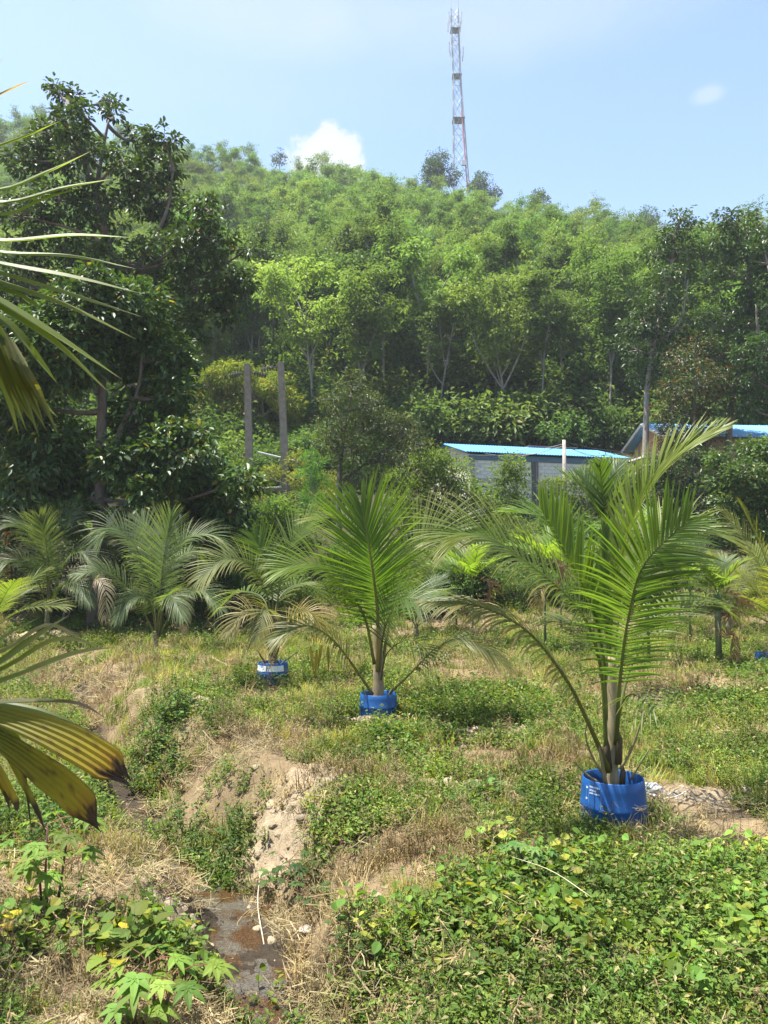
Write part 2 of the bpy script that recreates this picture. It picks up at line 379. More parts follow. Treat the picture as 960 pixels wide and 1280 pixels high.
# stream: a shallow sheet of muddy water along the ditch floor
def water_material():
    m, t = newmat('muddy_water'); N = t.nodes.new; L = t.links.new
    ge = N('ShaderNodeNewGeometry')
    n1 = N('ShaderNodeTexNoise'); n1.inputs['Scale'].default_value = 3.2; n1.inputs['Detail'].default_value = 6
    n2 = N('ShaderNodeTexNoise'); n2.inputs['Scale'].default_value = 90; n2.inputs['Detail'].default_value = 5
    for n in (n1, n2): L(ge.outputs['Position'], n.inputs['Vector'])
    cr = N('ShaderNodeValToRGB'); cr.color_ramp.elements[0].position = .46; cr.color_ramp.elements[0].color = (.045, .024, .012, 1)
    cr.color_ramp.elements[1].position = .56; cr.color_ramp.elements[1].color = (.060, .052, .040, 1); L(n1.outputs[0], cr.inputs[0])
    mr = N('ShaderNodeMapRange'); mr.inputs['From Min'].default_value = .3; mr.inputs['From Max'].default_value = .7; mr.inputs['To Min'].default_value = .3; mr.inputs['To Max'].default_value = 2.0; L(n2.outputs[0], mr.inputs['Value'])
    hs = N('ShaderNodeHueSaturation'); L(cr.outputs[0], hs.inputs['Color']); L(mr.outputs[0], hs.inputs['Value'])
    r2 = N('ShaderNodeMapRange'); r2.inputs['From Min'].default_value = .42; r2.inputs['From Max'].default_value = .58
    r2.inputs['To Min'].default_value = .05; r2.inputs['To Max'].default_value = .3; L(n1.outputs[0], r2.inputs['Value'])
    pb = N('ShaderNodeBsdfPrincipled'); L(hs.outputs[0], pb.inputs['Base Color']); L(r2.outputs[0], pb.inputs['Roughness'])
    bp = N('ShaderNodeBump'); bp.inputs['Strength'].default_value = .25; bp.inputs['Distance'].default_value = .006
    L(n2.outputs[0], bp.inputs['Height']); L(bp.outputs[0], pb.inputs['Normal'])
    o = N('ShaderNodeOutputMaterial'); L(pb.outputs[0], o.inputs[0]); return m
wp = catmull([(x, y, 0) for x, y in DITCH[:6]], 60); V = []
for k, p in enumerate(wp):
    q = wp[min(k + 1, 59)] - wp[max(k - 1, 0)]; s = Vector((q.y, -q.x, 0)).normalized()
    zz = Hs(p.x, p.y) + .035
    for e in (-.4, -.13, .13, .4): V.append((p + s * e)[:2] + (zz,))
V = np.array(V)
for _ in range(6): V[4:-4, 2] = .25 * V[:-8, 2] + .5 * V[4:-4, 2] + .25 * V[8:, 2]
i = np.arange(59)[:, None]; j = np.arange(3)[None]
f = np.stack([i * 4 + j, i * 4 + j + 1, (i + 1) * 4 + j + 1, (i + 1) * 4 + j], -1).reshape(-1, 4)
g = Geo(); g.add(V, [f], (.2, .15, .1)); tag(g.build('stream', water_material(), smooth_=True), kind='structure')

# ------------------------------------------------------------------ ground cover (nobody could count it)
rng = np.random.default_rng(7)
def scatter(name, meshes, P, scl, idx, tilt, label):
    n = len(P)
    me = bpy.data.meshes.new(name); me.vertices.add(n); me.vertices.foreach_set('co', np.asarray(P, np.float32).ravel())
    rot = np.stack([rng.normal(0, tilt, n), rng.normal(0, tilt, n), rng.uniform(0, 6.283, n)], -1)
    a = me.attributes.new('rot', 'FLOAT_VECTOR', 'POINT'); a.data.foreach_set('vector', rot.astype(np.float32).ravel())
    a = me.attributes.new('scl', 'FLOAT', 'POINT'); a.data.foreach_set('value', np.asarray(scl, np.float32))
    a = me.attributes.new('idx', 'INT', 'POINT'); a.data.foreach_set('value', np.asarray(idx, np.int32))
    o = link(name, me); tag(o, label=label, kind='stuff')
    c = bpy.data.collections.new(name + '_source')
    for k, m in enumerate(meshes):
        c.objects.link(bpy.data.objects.new('%s_clump_%02d' % (name, k), m))
    ng = bpy.data.node_groups.new(name, 'GeometryNodeTree')
    ng.interface.new_socket('Geometry', in_out='INPUT', socket_type='NodeSocketGeometry')
    ng.interface.new_socket('Geometry', in_out='OUTPUT', socket_type='NodeSocketGeometry')
    N = ng.nodes.new; L = ng.links.new
    gi = N('NodeGroupInput'); go = N('NodeGroupOutput')
    ci = N('GeometryNodeCollectionInfo'); ci.inputs['Collection'].default_value = c
    ci.inputs['Separate Children'].default_value = True; ci.inputs['Reset Children'].default_value = True
    ip = N('GeometryNodeInstanceOnPoints'); ip.inputs['Pick Instance'].default_value = True
    def na(nm, ty):
        q = N('GeometryNodeInputNamedAttribute'); q.data_type = ty; q.inputs['Name'].default_value = nm; return q.outputs['Attribute']
    L(gi.outputs[0], ip.inputs['Points']); L(ci.outputs[0], ip.inputs['Instance'])
    L(na('idx', 'INT'), ip.inputs['Instance Index']); L(na('scl', 'FLOAT'), ip.inputs['Scale'])
    er = N('FunctionNodeEulerToRotation'); L(na('rot', 'FLOAT_VECTOR'), er.inputs[0]); L(er.outputs[0], ip.inputs['Rotation'])
    L(ip.outputs[0], go.inputs[0])
    md = o.modifiers.new('scatter', 'NODES'); md.node_group = ng
    return o
def mixc(a, b, t): return np.asarray(a) * (1 - t[:, None]) + np.asarray(b) * t[:, None]
def weed_mesh(k, n=60, rad_=.15, h=.12, L=.035, Wf=.6, c0=(.095, .16, .028), c1=(.25, .30, .07), stems=True, ydead=.035):
    r = np.random.default_rng(100 + k); g = Geo()
    ns = 9
    for s in range(ns):
        a = r.uniform(0, 6.28); q = rad_ * r.uniform(.2, 1); hh = h * r.uniform(.5, 1.15)
        p0 = np.array([0, 0, -.02]) + np.array([math.cos(a), math.sin(a), 0]) * q * .35
        p1 = np.array([math.cos(a) * q, math.sin(a) * q, hh])
        m = max(3, n // ns); t = np.sort(r.uniform(.15, 1, m))
        P = p0 + (p1 - p0) * t[:, None] + r.normal(0, .012, (m, 3))
        az = r.uniform(0, 6.28, m); el = r.uniform(-.2, .8, m)
        D = np.stack([np.cos(az) * np.cos(el), np.sin(az) * np.cos(el), np.sin(el)], -1)
        col = mixc(c0, c1, r.uniform(0, 1, m) ** 1.5)
        dead = r.uniform(0, 1, m) < ydead; col[dead] = (.30, .26, .12)
        LL = L * r.uniform(.6, 1.25, m)
        leaves(g, P, D, np.array([0, 0, 1.0]) + r.normal(0, .35, (m, 3)), LL, LL * Wf, col, fold=.15, droop=.15)
        if stems: tube(g, [p0, (p0 + p1) / 2 + r.normal(0, .01, 3), p1], [.002, .0018, .001], 3, (.10, .11, .04), cap=False)
    return g.mesh('weed', M_WEED)
def grass_mesh(k, n=34, h=.17, rad_=.05, c0=(.09, .16, .03), c1=(.24, .26, .06), lean=.5, mat=None, wd=.005):
    r = np.random.default_rng(200 + k); g = Geo(); V = []; Fq = []; C = []
    for s in range(n):
        a = r.uniform(0, 6.28); ln = h * r.uniform(.5, 1.2); le = lean * r.uniform(.2, 1.4)
        p = np.array([r.normal(0, rad_), r.normal(0, rad_), -.02]); d = np.array([math.cos(a) * le, math.sin(a) * le, 1.0]); d /= np.linalg.norm(d)
        sd = np.array([-math.sin(a), math.cos(a), 0]) * wd * r.uniform(.6, 1.3)
        b = len(V); c = np.asarray(c0) + (np.asarray(c1) - np.asarray(c0)) * r.uniform(0, 1)
        q = p.copy()
        for e in range(4):
            ww = (1, .9, .65, .08)[e]
            V += [q - sd * ww, q + sd * ww]; C += [c, c]
            q = q + d * ln / 3; d = d + np.array([math.cos(a) * .35 * le, math.sin(a) * .35 * le, -.28 * le]); d /= np.linalg.norm(d)
        for e in range(3): Fq.append([b + 2 * e, b + 2 * e + 1, b + 2 * e + 3, b + 2 * e + 2])
    g.add(np.array(V), [np.array(Fq)], np.array(C)); return g.mesh('grass', mat or M_WEED)
def litter_mesh(k, n=40, rad_=.2, c0=(.36, .31, .17), c1=(.22, .165, .09), h=.05, L=.16):
    r = np.random.default_rng(300 + k); g = Geo(); V = []; Fq = []; C = []
    for s in range(n):
        a = r.uniform(0, 6.28); ln = L * r.uniform(.4, 1.5); z = r.uniform(.0, h)
        p = np.array([r.normal(0, rad_ * .5), r.normal(0, rad_ * .5), z]); d = np.array([math.cos(a), math.sin(a), r.normal(0, .28)])
        sd = np.array([-math.sin(a), math.cos(a), r.normal(0, .5)]) * r.uniform(.0012, .0035)
        b = len(V); c = np.asarray(c0) + (np.asarray(c1) - np.asarray(c0)) * r.uniform(0, 1)
        q = p - d * ln / 2
        for e in range(3):
            V += [q - sd, q + sd]; C += [c, c]; q = q + d * ln / 2 + r.normal(0, .012, 3)
        for e in range(2): Fq.append([b + 2 * e, b + 2 * e + 1, b + 2 * e + 3, b + 2 * e + 2])
    g.add(np.array(V), [np.array(Fq)], np.array(C)); return g.mesh('litter', M_DRY)
def vine_mesh(k, n=15, rad_=.2, h=.2, L=.07):
    r = np.random.default_rng(400 + k); g = Geo()
    for s in range(n):
        a = r.uniform(0, 6.28); q = rad_ * math.sqrt(r.uniform(0, 1)); z = h * r.uniform(.35, 1.1)
        p = np.array([math.cos(a) * q, math.sin(a) * q, z]); b = np.array([p[0] * .5, p[1] * .5, -.02])
        tube(g, [b, (b + p) / 2 + r.normal(0, .012, 3), p], [.0022, .002, .0014], 3, (.14, .16, .05), cap=False)
        c = np.array([.12, .20, .032]) * r.uniform(.75, 1.3) if r.uniform() > .3 else np.array([.27, .29, .045]) * r.uniform(.8, 1.1)
        el = r.uniform(-.7, .25); az = r.uniform(0, 6.28)
        D = np.array([[math.cos(az) * math.cos(el), math.sin(az) * math.cos(el), math.sin(el)]]); Nn = np.array([[0, 0, 1.0]]) + r.normal(0, .3, (1, 3))
        l = L * r.uniform(.55, 1.2)
        D = nrm(D); S = nrm(np.cross(D, Nn)); Nn = np.cross(S, D)
        ax = [(0, 0), (.18, .34), (.5, .46), (.8, .26), (1, 0), (.8, -.26), (.5, -.46), (.18, -.34)]
        V = np.array([p + D[0] * l * u + S[0] * l * v + Nn[0] * abs(v) * l * .22 - np.array([0, 0, 1]) * l * .12 * u * u for u, v in ax])
        g.add(V, [np.array([[0, 1, 2, 3], [0, 3, 4, 4], [0, 5, 6, 7]])[[0, 2]], np.array([[0, 3, 4], [0, 4, 5]])], c)
    return g.mesh('vine', M_WEED)
weeds = [weed_mesh(k) for k in range(3)] + [weed_mesh(k, 54, .16, .2, .045, .45, (.075, .14, .025), (.16, .23, .045)) for k in (3, 4)] \
    + [weed_mesh(k, 84, .2, .3, .04, .55, (.06, .115, .03), (.14, .21, .05), ydead=.02) for k in (5, 6)] \
    + [weed_mesh(7, 60, .16, .1, .03, .6, (.15, .19, .035), (.30, .30, .06))]
grasses = [grass_mesh(k) for k in range(3)] + [grass_mesh(3, 40, .16, .08, (.10, .19, .03), (.16, .24, .04), .8), grass_mesh(4, 28, .22, .05, (.2, .21, .06), (.36, .3, .11), .6)]
drys = [litter_mesh(k) for k in range(3)] + [grass_mesh(10 + k, 30, .2, .06, (.33, .27, .13), (.25, .19, .08), .9, M_DRY) for k in range(2)] \
    + [weed_mesh(20 + k, 70, .17, .2, .018, .4, (.20, .11, .045), (.30, .22, .08)) for k in range(2)]
def stalk_mesh(k):
    r = np.random.default_rng(600 + k); g = Geo()
    for s in range(7):
        a = r.uniform(0, 6.28); hh = r.uniform(.18, .48); le = r.uniform(.05, .5); b = np.array([r.normal(0, .08), r.normal(0, .08), -.02])
        m = b + np.array([math.cos(a) * le * hh * .4, math.sin(a) * le * hh * .4, hh * .6]); e = b + np.array([math.cos(a) * le * hh * 1.3, math.sin(a) * le * hh * 1.3, hh * r.uniform(.7, 1)])
        c = np.array([.34, .27, .15]) * r.uniform(.5, 1.2); tube(g, [b, m, e], [.0022, .0018, .001], 3, c, cap=False)
        for q in range(4):
            t = r.uniform(.3, 1); p = m + (e - m) * t; D = r.normal(0, 1, (1, 3)); D[0, 2] = -.4; leaves(g, [p], D, np.array([[0, .2, 1.0]]), r.uniform(.03, .07), .012, np.array([.30, .22, .11]) * r.uniform(.6, 1.2))
            x_ = p + nrm(D)[0] * r.uniform(.05, .12); tube(g, [p, x_], .0009, 3, c, cap=False)
    return g.mesh('stalks', M_DRY)
drys += [stalk_mesh(k) for k in range(3)]
vines = [vine_mesh(k) for k in range(3)] + [vine_mesh(3, 20, .22, .12, .06)]
def candidates(n, y0, y1, pw=2.0):
    y = (rng.uniform(y0 ** (2 - pw + 0.0001), y1 ** (2 - pw + 0.0001), n) if pw < 1.5 else y0 * (y1 / y0) ** rng.uniform(0, 1, n))
    x = rng.uniform(-1, 1, n) * (.57 * y + 1.0)
    return x, y
# density per candidate falls as 1/y^2, so clumps keep about the same spacing in the picture; far clumps are larger
def field(n):
    x, y = candidates(n, 3.0, 29.0)
    d = ditch_dist(x, y)
    s = np.clip(fld(SANDW, x, y) * 1.5 - .3 * fbm(x / .35, y / .35, 41, 3), 0, 1)
    dr = np.clip(fld(DRYW, x, y), 0, 1); lu = np.clip(fld(LUSHW, x, y), 0, 1)
    n1 = fbm(x / 1.5, y / 1.5, 51, 3); n2 = fbm(x / .55, y / .55, 52, 3)
    return x, y, d, s, dr, lu, n1, n2
SZ = lambda y: np.interp(y, [3, 7, 14, 28], [.75, .95, 1.35, 2.0])
def put(x, y, keep, sink=.0):
    x, y = x[keep], y[keep]; return np.stack([x, y, H(x, y) - sink], -1), y
x, y, d, s, dr, lu, n1, n2 = field(38000)
wet = np.abs(d) < np.interp(y, [0, 4.4, 5.2, 6.5, 7.6, 8.2, 10.5, 12, 16], [.0, .05, .12, .16, .14, .28, .26, .14, .08])
p_w = np.clip(.42 - .55 * np.clip((fbm(x / .55, y / .55, 91, 3) - .52) * 7, 0, 1) * (y < 10) + 1.5 * (n1 - .47) * 2 + .38 * lu - 1.0 * s - .75 * dr + .5 * (n2 - .5), 0, 1) * ~wet
keep = rng.uniform(0, 1, len(x)) < p_w
P, yy = put(x, y, keep)
nl = lu[keep]; nn = n2[keep]
q = rng.uniform(0, 1, len(P))
bank = np.clip(sum(blob(P[:, 0], P[:, 1], a, b, c, e) for a, b, c, e in ((-1.62, 7.75, .22, .35), (-2.1, 8.7, .25, .4), (-2.75, 10.2, .4, .6), (-3.3, 11.6, .4, .6), (-4.0, 13, .4, .6), (-2.5, 6.7, .5, .4), (-2.0, 6.2, .35, .3))), 0, 1)
idx = np.where(q < .42, rng.integers(0, 3, len(P)), np.where(q < .62, rng.integers(3, 5, len(P)), np.where(nn > .52, 7, rng.integers(0, 5, len(P)))))
idx = np.where(rng.uniform(0, 1, len(P)) < bank * .85, rng.integers(5, 7, len(P)), idx)
scatter('weeds', weeds, P, SZ(yy) * rng.uniform(.7, 1.25, len(P)) * (1 + .25 * nl), idx, .18, 'low leafy green weeds covering the field')
x, y, d, s, dr, lu, n1, n2 = field(34000)
p_g = np.clip(.27 + 1.3 * (fbm(x / 1.1, y / 1.1, 61, 3) - .5) - .9 * s - .35 * dr - .3 * lu, 0, 1) * (np.abs(d) > .4) * np.where((x < 0) & (y < 6.5), .25, 1)
keep = rng.uniform(0, 1, len(x)) < p_g; P, yy = put(x, y, keep)
idx = np.where(rng.uniform(0, 1, len(P)) < .75 - .6 * dr[keep], rng.integers(0, 4, len(P)), 4)
scatter('grass', grasses, P, SZ(yy) * rng.uniform(.6, 1.2, len(P)) * np.interp(yy, [3, 8], [.8, 1]), idx, .2, 'thin green and yellowing grass tufts in the field')
x, y, d, s, dr, lu, n1, n2 = field(30000)
p_d = np.clip(.15 + .75 * dr - .35 * lu - .25 * s + .8 * (fbm(x / .9, y / .9, 71, 3) - .5), 0, 1) * (np.abs(d) > np.interp(y, [0, 4.5, 6.5, 8, 11, 16], [.1, .2, .18, .36, .3, .14]))
keep = rng.uniform(0, 1, len(x)) < p_d; P, yy = put(x, y, keep)
q = rng.uniform(0, 1, len(P)); redp = np.clip(sum(blob(P[:, 0], P[:, 1], *a) for a in (DRYW[0], DRYW[1], DRYW[12])), 0, 1)
idx = np.where(q < redp * .8, rng.integers(5, 7, len(P)), np.where(q < .62, rng.integers(0, 3, len(P)), np.where(q < .84, rng.integers(3, 5, len(P)), rng.integers(7, 10, len(P)))))
scatter('dry_grass', drys, P, SZ(yy) * rng.uniform(.6, 1.2, len(P)), idx, .15, 'dry straw, twigs and reddish withered weeds in the field')
x, y, d, s, dr, lu, n1, n2 = field(11000)
vz = np.maximum.reduce([blob(x, y, *G0(a, b), c, e) for a, b, c, e in ((780, 1120, 1.0, .7), (900, 1130, .9, .7), (640, 1170, .6, .45), (720, 1220, .8, .35), (900, 1230, .7, .3), (180, 1150, .35, .4), (40, 1160, .3, .3), (930, 1090, .6, .4))])
keep = rng.uniform(0, 1, len(x)) < vz * (.08 + .9 * (n2 > .5) * (n1 > .42)); P, yy = put(x, y, keep)
scatter('creeper_leaves', vines, P, rng.uniform(.7, 1.15, len(P)), rng.integers(0, 4, len(P)), .15, 'broad leaved yellow green creeper matting the near ground')

def clod_mesh(k):
    bm = bmesh.new(); bmesh.ops.create_icosphere(bm, subdivisions=2, radius=1); V = np.array([v.co for v in bm.verts]); F_ = np.array([[v.index for v in f.verts] for f in bm.faces]); bm.free()
    q = .6 + .8 * fbm(V[:, 0] * 1.7 + k * 9, V[:, 1] * 1.7 + V[:, 2] * 1.3, k, 3); g = Geo(); g.add(V * q[:, None] * [1, .8, .65], [F_], np.array([.31, .25, .165]) * (.72 + .18 * k))
    return g.mesh('clod', M_STONE)
x, y, d, s, dr, lu, n1, n2 = field(26000)
keep = rng.uniform(0, 1, len(x)) < np.clip(s * 1.2 + .03, 0, 1) * (np.abs(d) > .2) * (y < 14); P, yy = put(x, y, keep, .01)
scatter('clods', [clod_mesh(k) for k in range(3)], P, .012 + .055 * rng.uniform(0, 1, len(P)) ** 3.5, rng.integers(0, 3, len(P)), .6, 'pale earth clods and crumbs on the bare sandy bank')

# ------------------------------------------------------------------ trees and bushes
def limb(g, a, b, r0, r1, rr_, col, sides=5, sag=.15, n=6):
    a = np.asarray(a, float); b = np.asarray(b, float); l = np.linalg.norm(b - a)
    t = np.linspace(0, 1, n)[:, None]
    off = rr_.normal(0, .05 * l, 3); up = np.array([0, 0, sag * l])
    pts = a + (b - a) * t + np.sin(t * math.pi) * off - up * np.sin(t * math.pi) * .6
    tube(g, pts, np.linspace(r0, r1, n), sides, col, cap=False)
    return pts
def crown_leaves(g, gt, r, lobes, spec, colfn, twig=(.16, .14, .10)):
    """lobes: (x,y,z,radius) ; leaves gathered in small clumps spread through each lobe"""
    for (cx, cy, cz, R) in lobes:
        c = np.array([cx, cy, cz]); ns = max(4, int(spec['sub'] * (R / spec['R0']) ** 2))
        u = nrm(r.normal(0, 1, (ns, 3))); rad_ = R * r.uniform(.25, 1.0, ns) ** .5
        sc = u * rad_[:, None] * np.array([1, spec.get('depth', .8), spec.get('flat', .85)]) + c
        if gt is not None:
            for k in range(0, ns, spec.get('twig_every', 3)):
                limb(gt, c, sc[k], spec.get('tw', .03), .006, r, twig, 3, .05, 4)
        m = spec['n']; rs = spec['rs']
        off = r.normal(0, 1, (ns, m, 3)) * rs * np.array([1, 1, .6])
        P = (sc[:, None, :] + off).reshape(-1, 3)
        out = nrm(off + .5 * (sc - c)[:, None, :] / R * rs * 2).reshape(-1, 3)
        D = out + r.normal(0, .45, P.shape) + np.array([0, 0, spec.get('hang', -.25)])
        Nn = np.array([0, 0, 1.0]) + .5 * out + r.normal(0, .4, P.shape)
        LL = spec['L'] * r.uniform(.6, 1.3, len(P))
        leaves(g, P, D, Nn, LL, LL * spec['w'], colfn(r, len(P), P, c, R), fold=spec.get('fold', .18), droop=.15, detail=spec.get('detail', False))
def two_tone(c0, c1, c2=None, p2=.03):
    def fn(r, n, P, c, R):
        col = mixc(c0, c1, r.uniform(0, 1, n) ** 1.4)
        if c2 is not None: col[r.uniform(0, 1, n) < p2] = c2
        return col
    return fn
def tree(name, label, cat, stems, lobes, spec, colfn, mat, seed, group=None, bark=(.17, .15, .12), trunk_r=.12, base=None):
    """stems: list of polylines (world); every lobe gets a limb from the nearest stem point below it"""
    r = np.random.default_rng(seed); base = Vector(base if base is not None else stems[0][0])
    gt, gl = Geo(), Geo(); b = np.array(base)
    allp = []
    for k, s in enumerate(stems):
        pts = np.array([tuple(p) for p in catmull(s, 14)]) - b
        rad_ = np.linspace(trunk_r * (1 if k == 0 else .5), trunk_r * (.35 if k == 0 else .2), 14); rad_[0] *= 1.25
        tube(gt, pts, rad_, 8, bark); allp.append(pts)
    allp = np.concatenate(allp)
    lb = [(x - b[0], y - b[1], z - b[2], R) for x, y, z, R in lobes]
    for (x, y, z, R) in lb:
        c = np.array([x, y, z]); d = np.linalg.norm(allp - c, axis=1) + 1.5 * np.maximum(0, allp[:, 2] - z + .3 * R)
        k = int(np.argmin(d)); limb(gt, allp[k], c, trunk_r * .42, trunk_r * .15, r, bark, 5, .1, 7)
    crown_leaves(gl, gt, r, lb, spec, colfn, twig=bark)
    root = empty(name, base, label, cat, group)
    gt.build('trunk', M_BARK, root, smooth_=True); gl.build('crown', mat, root)
    return root
def LB(Y, items, jit=1.0, seed=0):
    """crown lobes given as photo pixels and radius, spread in depth about Y"""
    r = random.Random(seed); out_ = []
    for it in items:
        px, py, rp = it[:3]; y = Y + (it[3] if len(it) > 3 else r.uniform(-jit, jit))
        p = W(px, py, y); out_.append((p.x, p.y, p.z, rp * y / F))
    return out_
def stem(Y, pts): return [W(a, b, Y + (c[0] if c else 0)) for a, b, *c in pts]
def foot(px, Y):
    x = (px - 480) / F * Y * 1.002; return Vector((x, Y, Hs(x, Y) - .1))

DK0, DK1, DKY = (.028, .060, .014), (.065, .115, .024), (.20, .17, .03)
# large dark trees on the left
tree('broadleaf_tree', 'large dark glossy leaved tree at the left with a thick bare trunk above the palms', 'tree',
     [[foot(122, 25.0)] + stem(25, [(125, 640), (126, 560), (128, 495), (122, 430), (115, 380)]), stem(25, [(126, 600), (150, 540), (172, 490), (178, 440)])],
     LB(25, [(70, 440, 62), (150, 425, 62), (205, 450, 42), (110, 385, 58), (165, 385, 45), (30, 500, 48), (75, 560, 52), (185, 525, 48), (222, 570, 52), (160, 580, 42), (262, 610, 46), (40, 600, 52), (110, 608, 42), (180, 625, 36),
             (285, 640, 34), (15, 545, 45), (20, 430, 50), (235, 630, 35), (20, 640, 38), (85, 650, 30), (300, 600, 26), (215, 490, 30), (265, 670, 35), (300, 690, 30), (245, 690, 26)], 1.6, 1),
     dict(sub=84, R0=1.2, n=20, rs=.17, L=.23, w=.52, detail=True, hang=-.35, twig_every=4, tw=.035, depth=1.0), two_tone(DK0, (.075, .13, .026), (.26, .22, .04), .02), M_DARK, 11, trunk_r=.24, bark=(.10, .085, .07))
tree('broadleaf_tree', 'tall dark tree at upper left whose sparse top twigs reach into the sky', 'tree',
     [[foot(150, 31.0)] + stem(31, [(165, 560), (160, 440), (140, 330), (120, 240), (95, 170), (84, 125)]), stem(31, [(146, 385), (180, 320), (208, 265), (216, 215)]), stem(31, [(120, 240), (128, 190), (136, 150)])],
     LB(31, [(70, 112, 15), (88, 128, 20), (80, 150, 22), (100, 140, 16), (134, 128, 15), (140, 142, 12), (58, 185, 32), (100, 190, 32), (30, 200, 30), (55, 165, 18), (95, 168, 18), (150, 200, 24), (175, 225, 34), (205, 180, 26), (208, 205, 22), (170, 175, 18),
             (200, 255, 36), (130, 260, 38), (75, 250, 36), (25, 270, 40), (220, 310, 38), (262, 300, 34), (285, 345, 30), (245, 360, 40), (160, 330, 48), (90, 325, 48), (25, 350, 48), (290, 385, 26), (225, 410, 36), (255, 260, 22), (305, 350, 18), (310, 310, 14), (180, 390, 40)], 1.8, 2),
     dict(sub=46, R0=1.2, n=18, rs=.14, L=.24, w=.5, detail=True, hang=-.35, twig_every=3, tw=.03, depth=1.0), two_tone(DK0, DK1, (.20, .08, .03), .006), M_DARK, 12, trunk_r=.22, bark=(.12, .10, .085))
# dark trees at the right
RSP = dict(sub=36, R0=1.2, n=16, rs=.2, L=.27, w=.5, hang=-.3, twig_every=4, tw=.04, depth=1.0)
tree('broadleaf_tree', 'slender dark tree standing just right of the blue roofed block shed', 'tree',
     [[foot(806, 49)] + stem(49, [(808, 520), (809, 480), (822, 410), (838, 340), (846, 285)]), stem(49, [(815, 440), (850, 400), (860, 350)])],
     LB(49, [(850, 272, 16), (865, 285, 14), (838, 292, 18), (826, 318, 20), (852, 312, 18), (834, 345, 20), (820, 372, 22), (850, 375, 18), (806, 402, 24), (838, 412, 26), (798, 438, 22), (828, 450, 24), (862, 410, 16), (845, 440, 18), (805, 470, 18), (790, 410, 16)], 1.2, 3),
     RSP, two_tone(DK0, DK1, DKY, .01), M_DARK, 13, trunk_r=.22, bark=(.25, .22, .18))
tree('broadleaf_tree', 'dark tree at the right with a forked leaning trunk in front of the blue roof', 'tree',
     [[foot(908, 47)] + stem(47, [(910, 560), (915, 500), (928, 440), (938, 395), (936, 330), (915, 285)]), stem(47, [(930, 430), (950, 395), (960, 350)])],
     LB(47, [(905, 274, 17), (922, 280, 18), (938, 290, 14), (900, 300, 18), (915, 312, 18), (902, 335, 18), (898, 362, 16), (886, 388, 16), (930, 340, 16), (908, 395, 14), (872, 398, 12), (925, 380, 20), (890, 430, 16)], 1.2, 4),
     RSP, two_tone(DK0, DK1, DKY, .01), M_DARK, 14, trunk_r=.23, bark=(.13, .11, .09))
tree('broadleaf_tree', 'full dark crowned tree cut off by the right edge of the picture', 'tree',
     [[foot(985, 45)] + stem(45, [(985, 560), (980, 480), (970, 400), (960, 330)]), stem(45, [(980, 470), (950, 420), (945, 380)])],
     LB(45, [(955, 300, 22), (940, 325, 20), (975, 330, 30), (945, 358, 22), (965, 385, 32), (938, 415, 22), (960, 440, 32), (940, 470, 24), (965, 500, 32), (935, 505, 20), (990, 370, 35), (995, 450, 38), (930, 445, 16)], 1.2, 5),
     RSP, two_tone((.028, .06, .014), (.06, .11, .022), DKY, .01), M_DARK, 15, trunk_r=.24, bark=(.14, .12, .1))
tree('broadleaf_tree', 'round olive tree with rusty new leaves between the two dark trees at right', 'tree',
     [[foot(862, 46)] + stem(46, [(865, 560), (868, 500), (870, 450)])],
     LB(46, [(868, 432, 24), (890, 448, 24), (850, 452, 24), (905, 470, 18), (872, 475, 30), (842, 485, 22), (895, 500, 26), (858, 515, 26), (832, 510, 18), (878, 540, 24), (850, 545, 16), (838, 548, 17), (862, 562, 18), (835, 530, 14)], 1.2, 6),
     dict(sub=64, R0=1.2, n=16, rs=.2, L=.2, w=.45, hang=-.2, twig_every=5, tw=.03, depth=1.0), two_tone((.04, .07, .016), (.07, .10, .024), (.19, .09, .03), .16), M_DARK, 16, trunk_r=.16)
# mid-ground trees
tree('fruit_tree', 'small olive green tree with a dark trunk behind the middle palm', 'tree',
     [[foot(424, 34)] + stem(34, [(424, 620), (426, 575), (432, 530), (440, 490)]), stem(34, [(430, 600), (470, 570), (500, 550)])],
     LB(34, [(440, 480, 22), (418, 500, 20), (455, 505, 26), (420, 530, 26), (455, 540, 30), (480, 530, 26), (435, 562, 26), (500, 540, 26), (522, 555, 18), (475, 570, 26), (510, 575, 22), (410, 555, 18), (455, 595, 24), (490, 600, 22)], 1.0, 7),
     dict(sub=95, R0=1.0, n=16, rs=.14, L=.12, w=.42, hang=-.15, twig_every=6, tw=.02, depth=1.0), two_tone((.04, .065, .018), (.085, .11, .032), (.17, .12, .04), .06), M_DARK, 17, trunk_r=.15, bark=(.09, .08, .07))
tree('mango_tree', 'rounded bright yellow green tree behind the two concrete poles', 'tree',
     [[foot(330, 56)] + stem(56, [(330, 580), (330, 540), (328, 500)])],
     LB(56, [(345, 482, 24), (325, 475, 22), (362, 505, 20), (300, 490, 22), (280, 470, 22), (262, 480, 20), (335, 510, 28), (300, 520, 26), (365, 530, 18), (275, 510, 22), (320, 545, 26), (350, 548, 22), (285, 545, 22), (250, 455, 16), (300, 462, 14), (255, 510, 20)], 1.5, 8),
     dict(sub=70, R0=1.2, n=18, rs=.2, L=.3, w=.3, hang=-.35, twig_every=6, tw=.03, depth=1.0), two_tone((.09, .14, .02), (.20, .25, .035), (.30, .24, .07), .12), M_BUSH, 18, trunk_r=.22)
BSP = dict(sub=95, R0=1.0, n=15, rs=.16, L=.18, w=.42, hang=-.05, twig_every=6, tw=.02, depth=1.0)
BR0, BR1 = (.085, .155, .03), (.18, .27, .05)
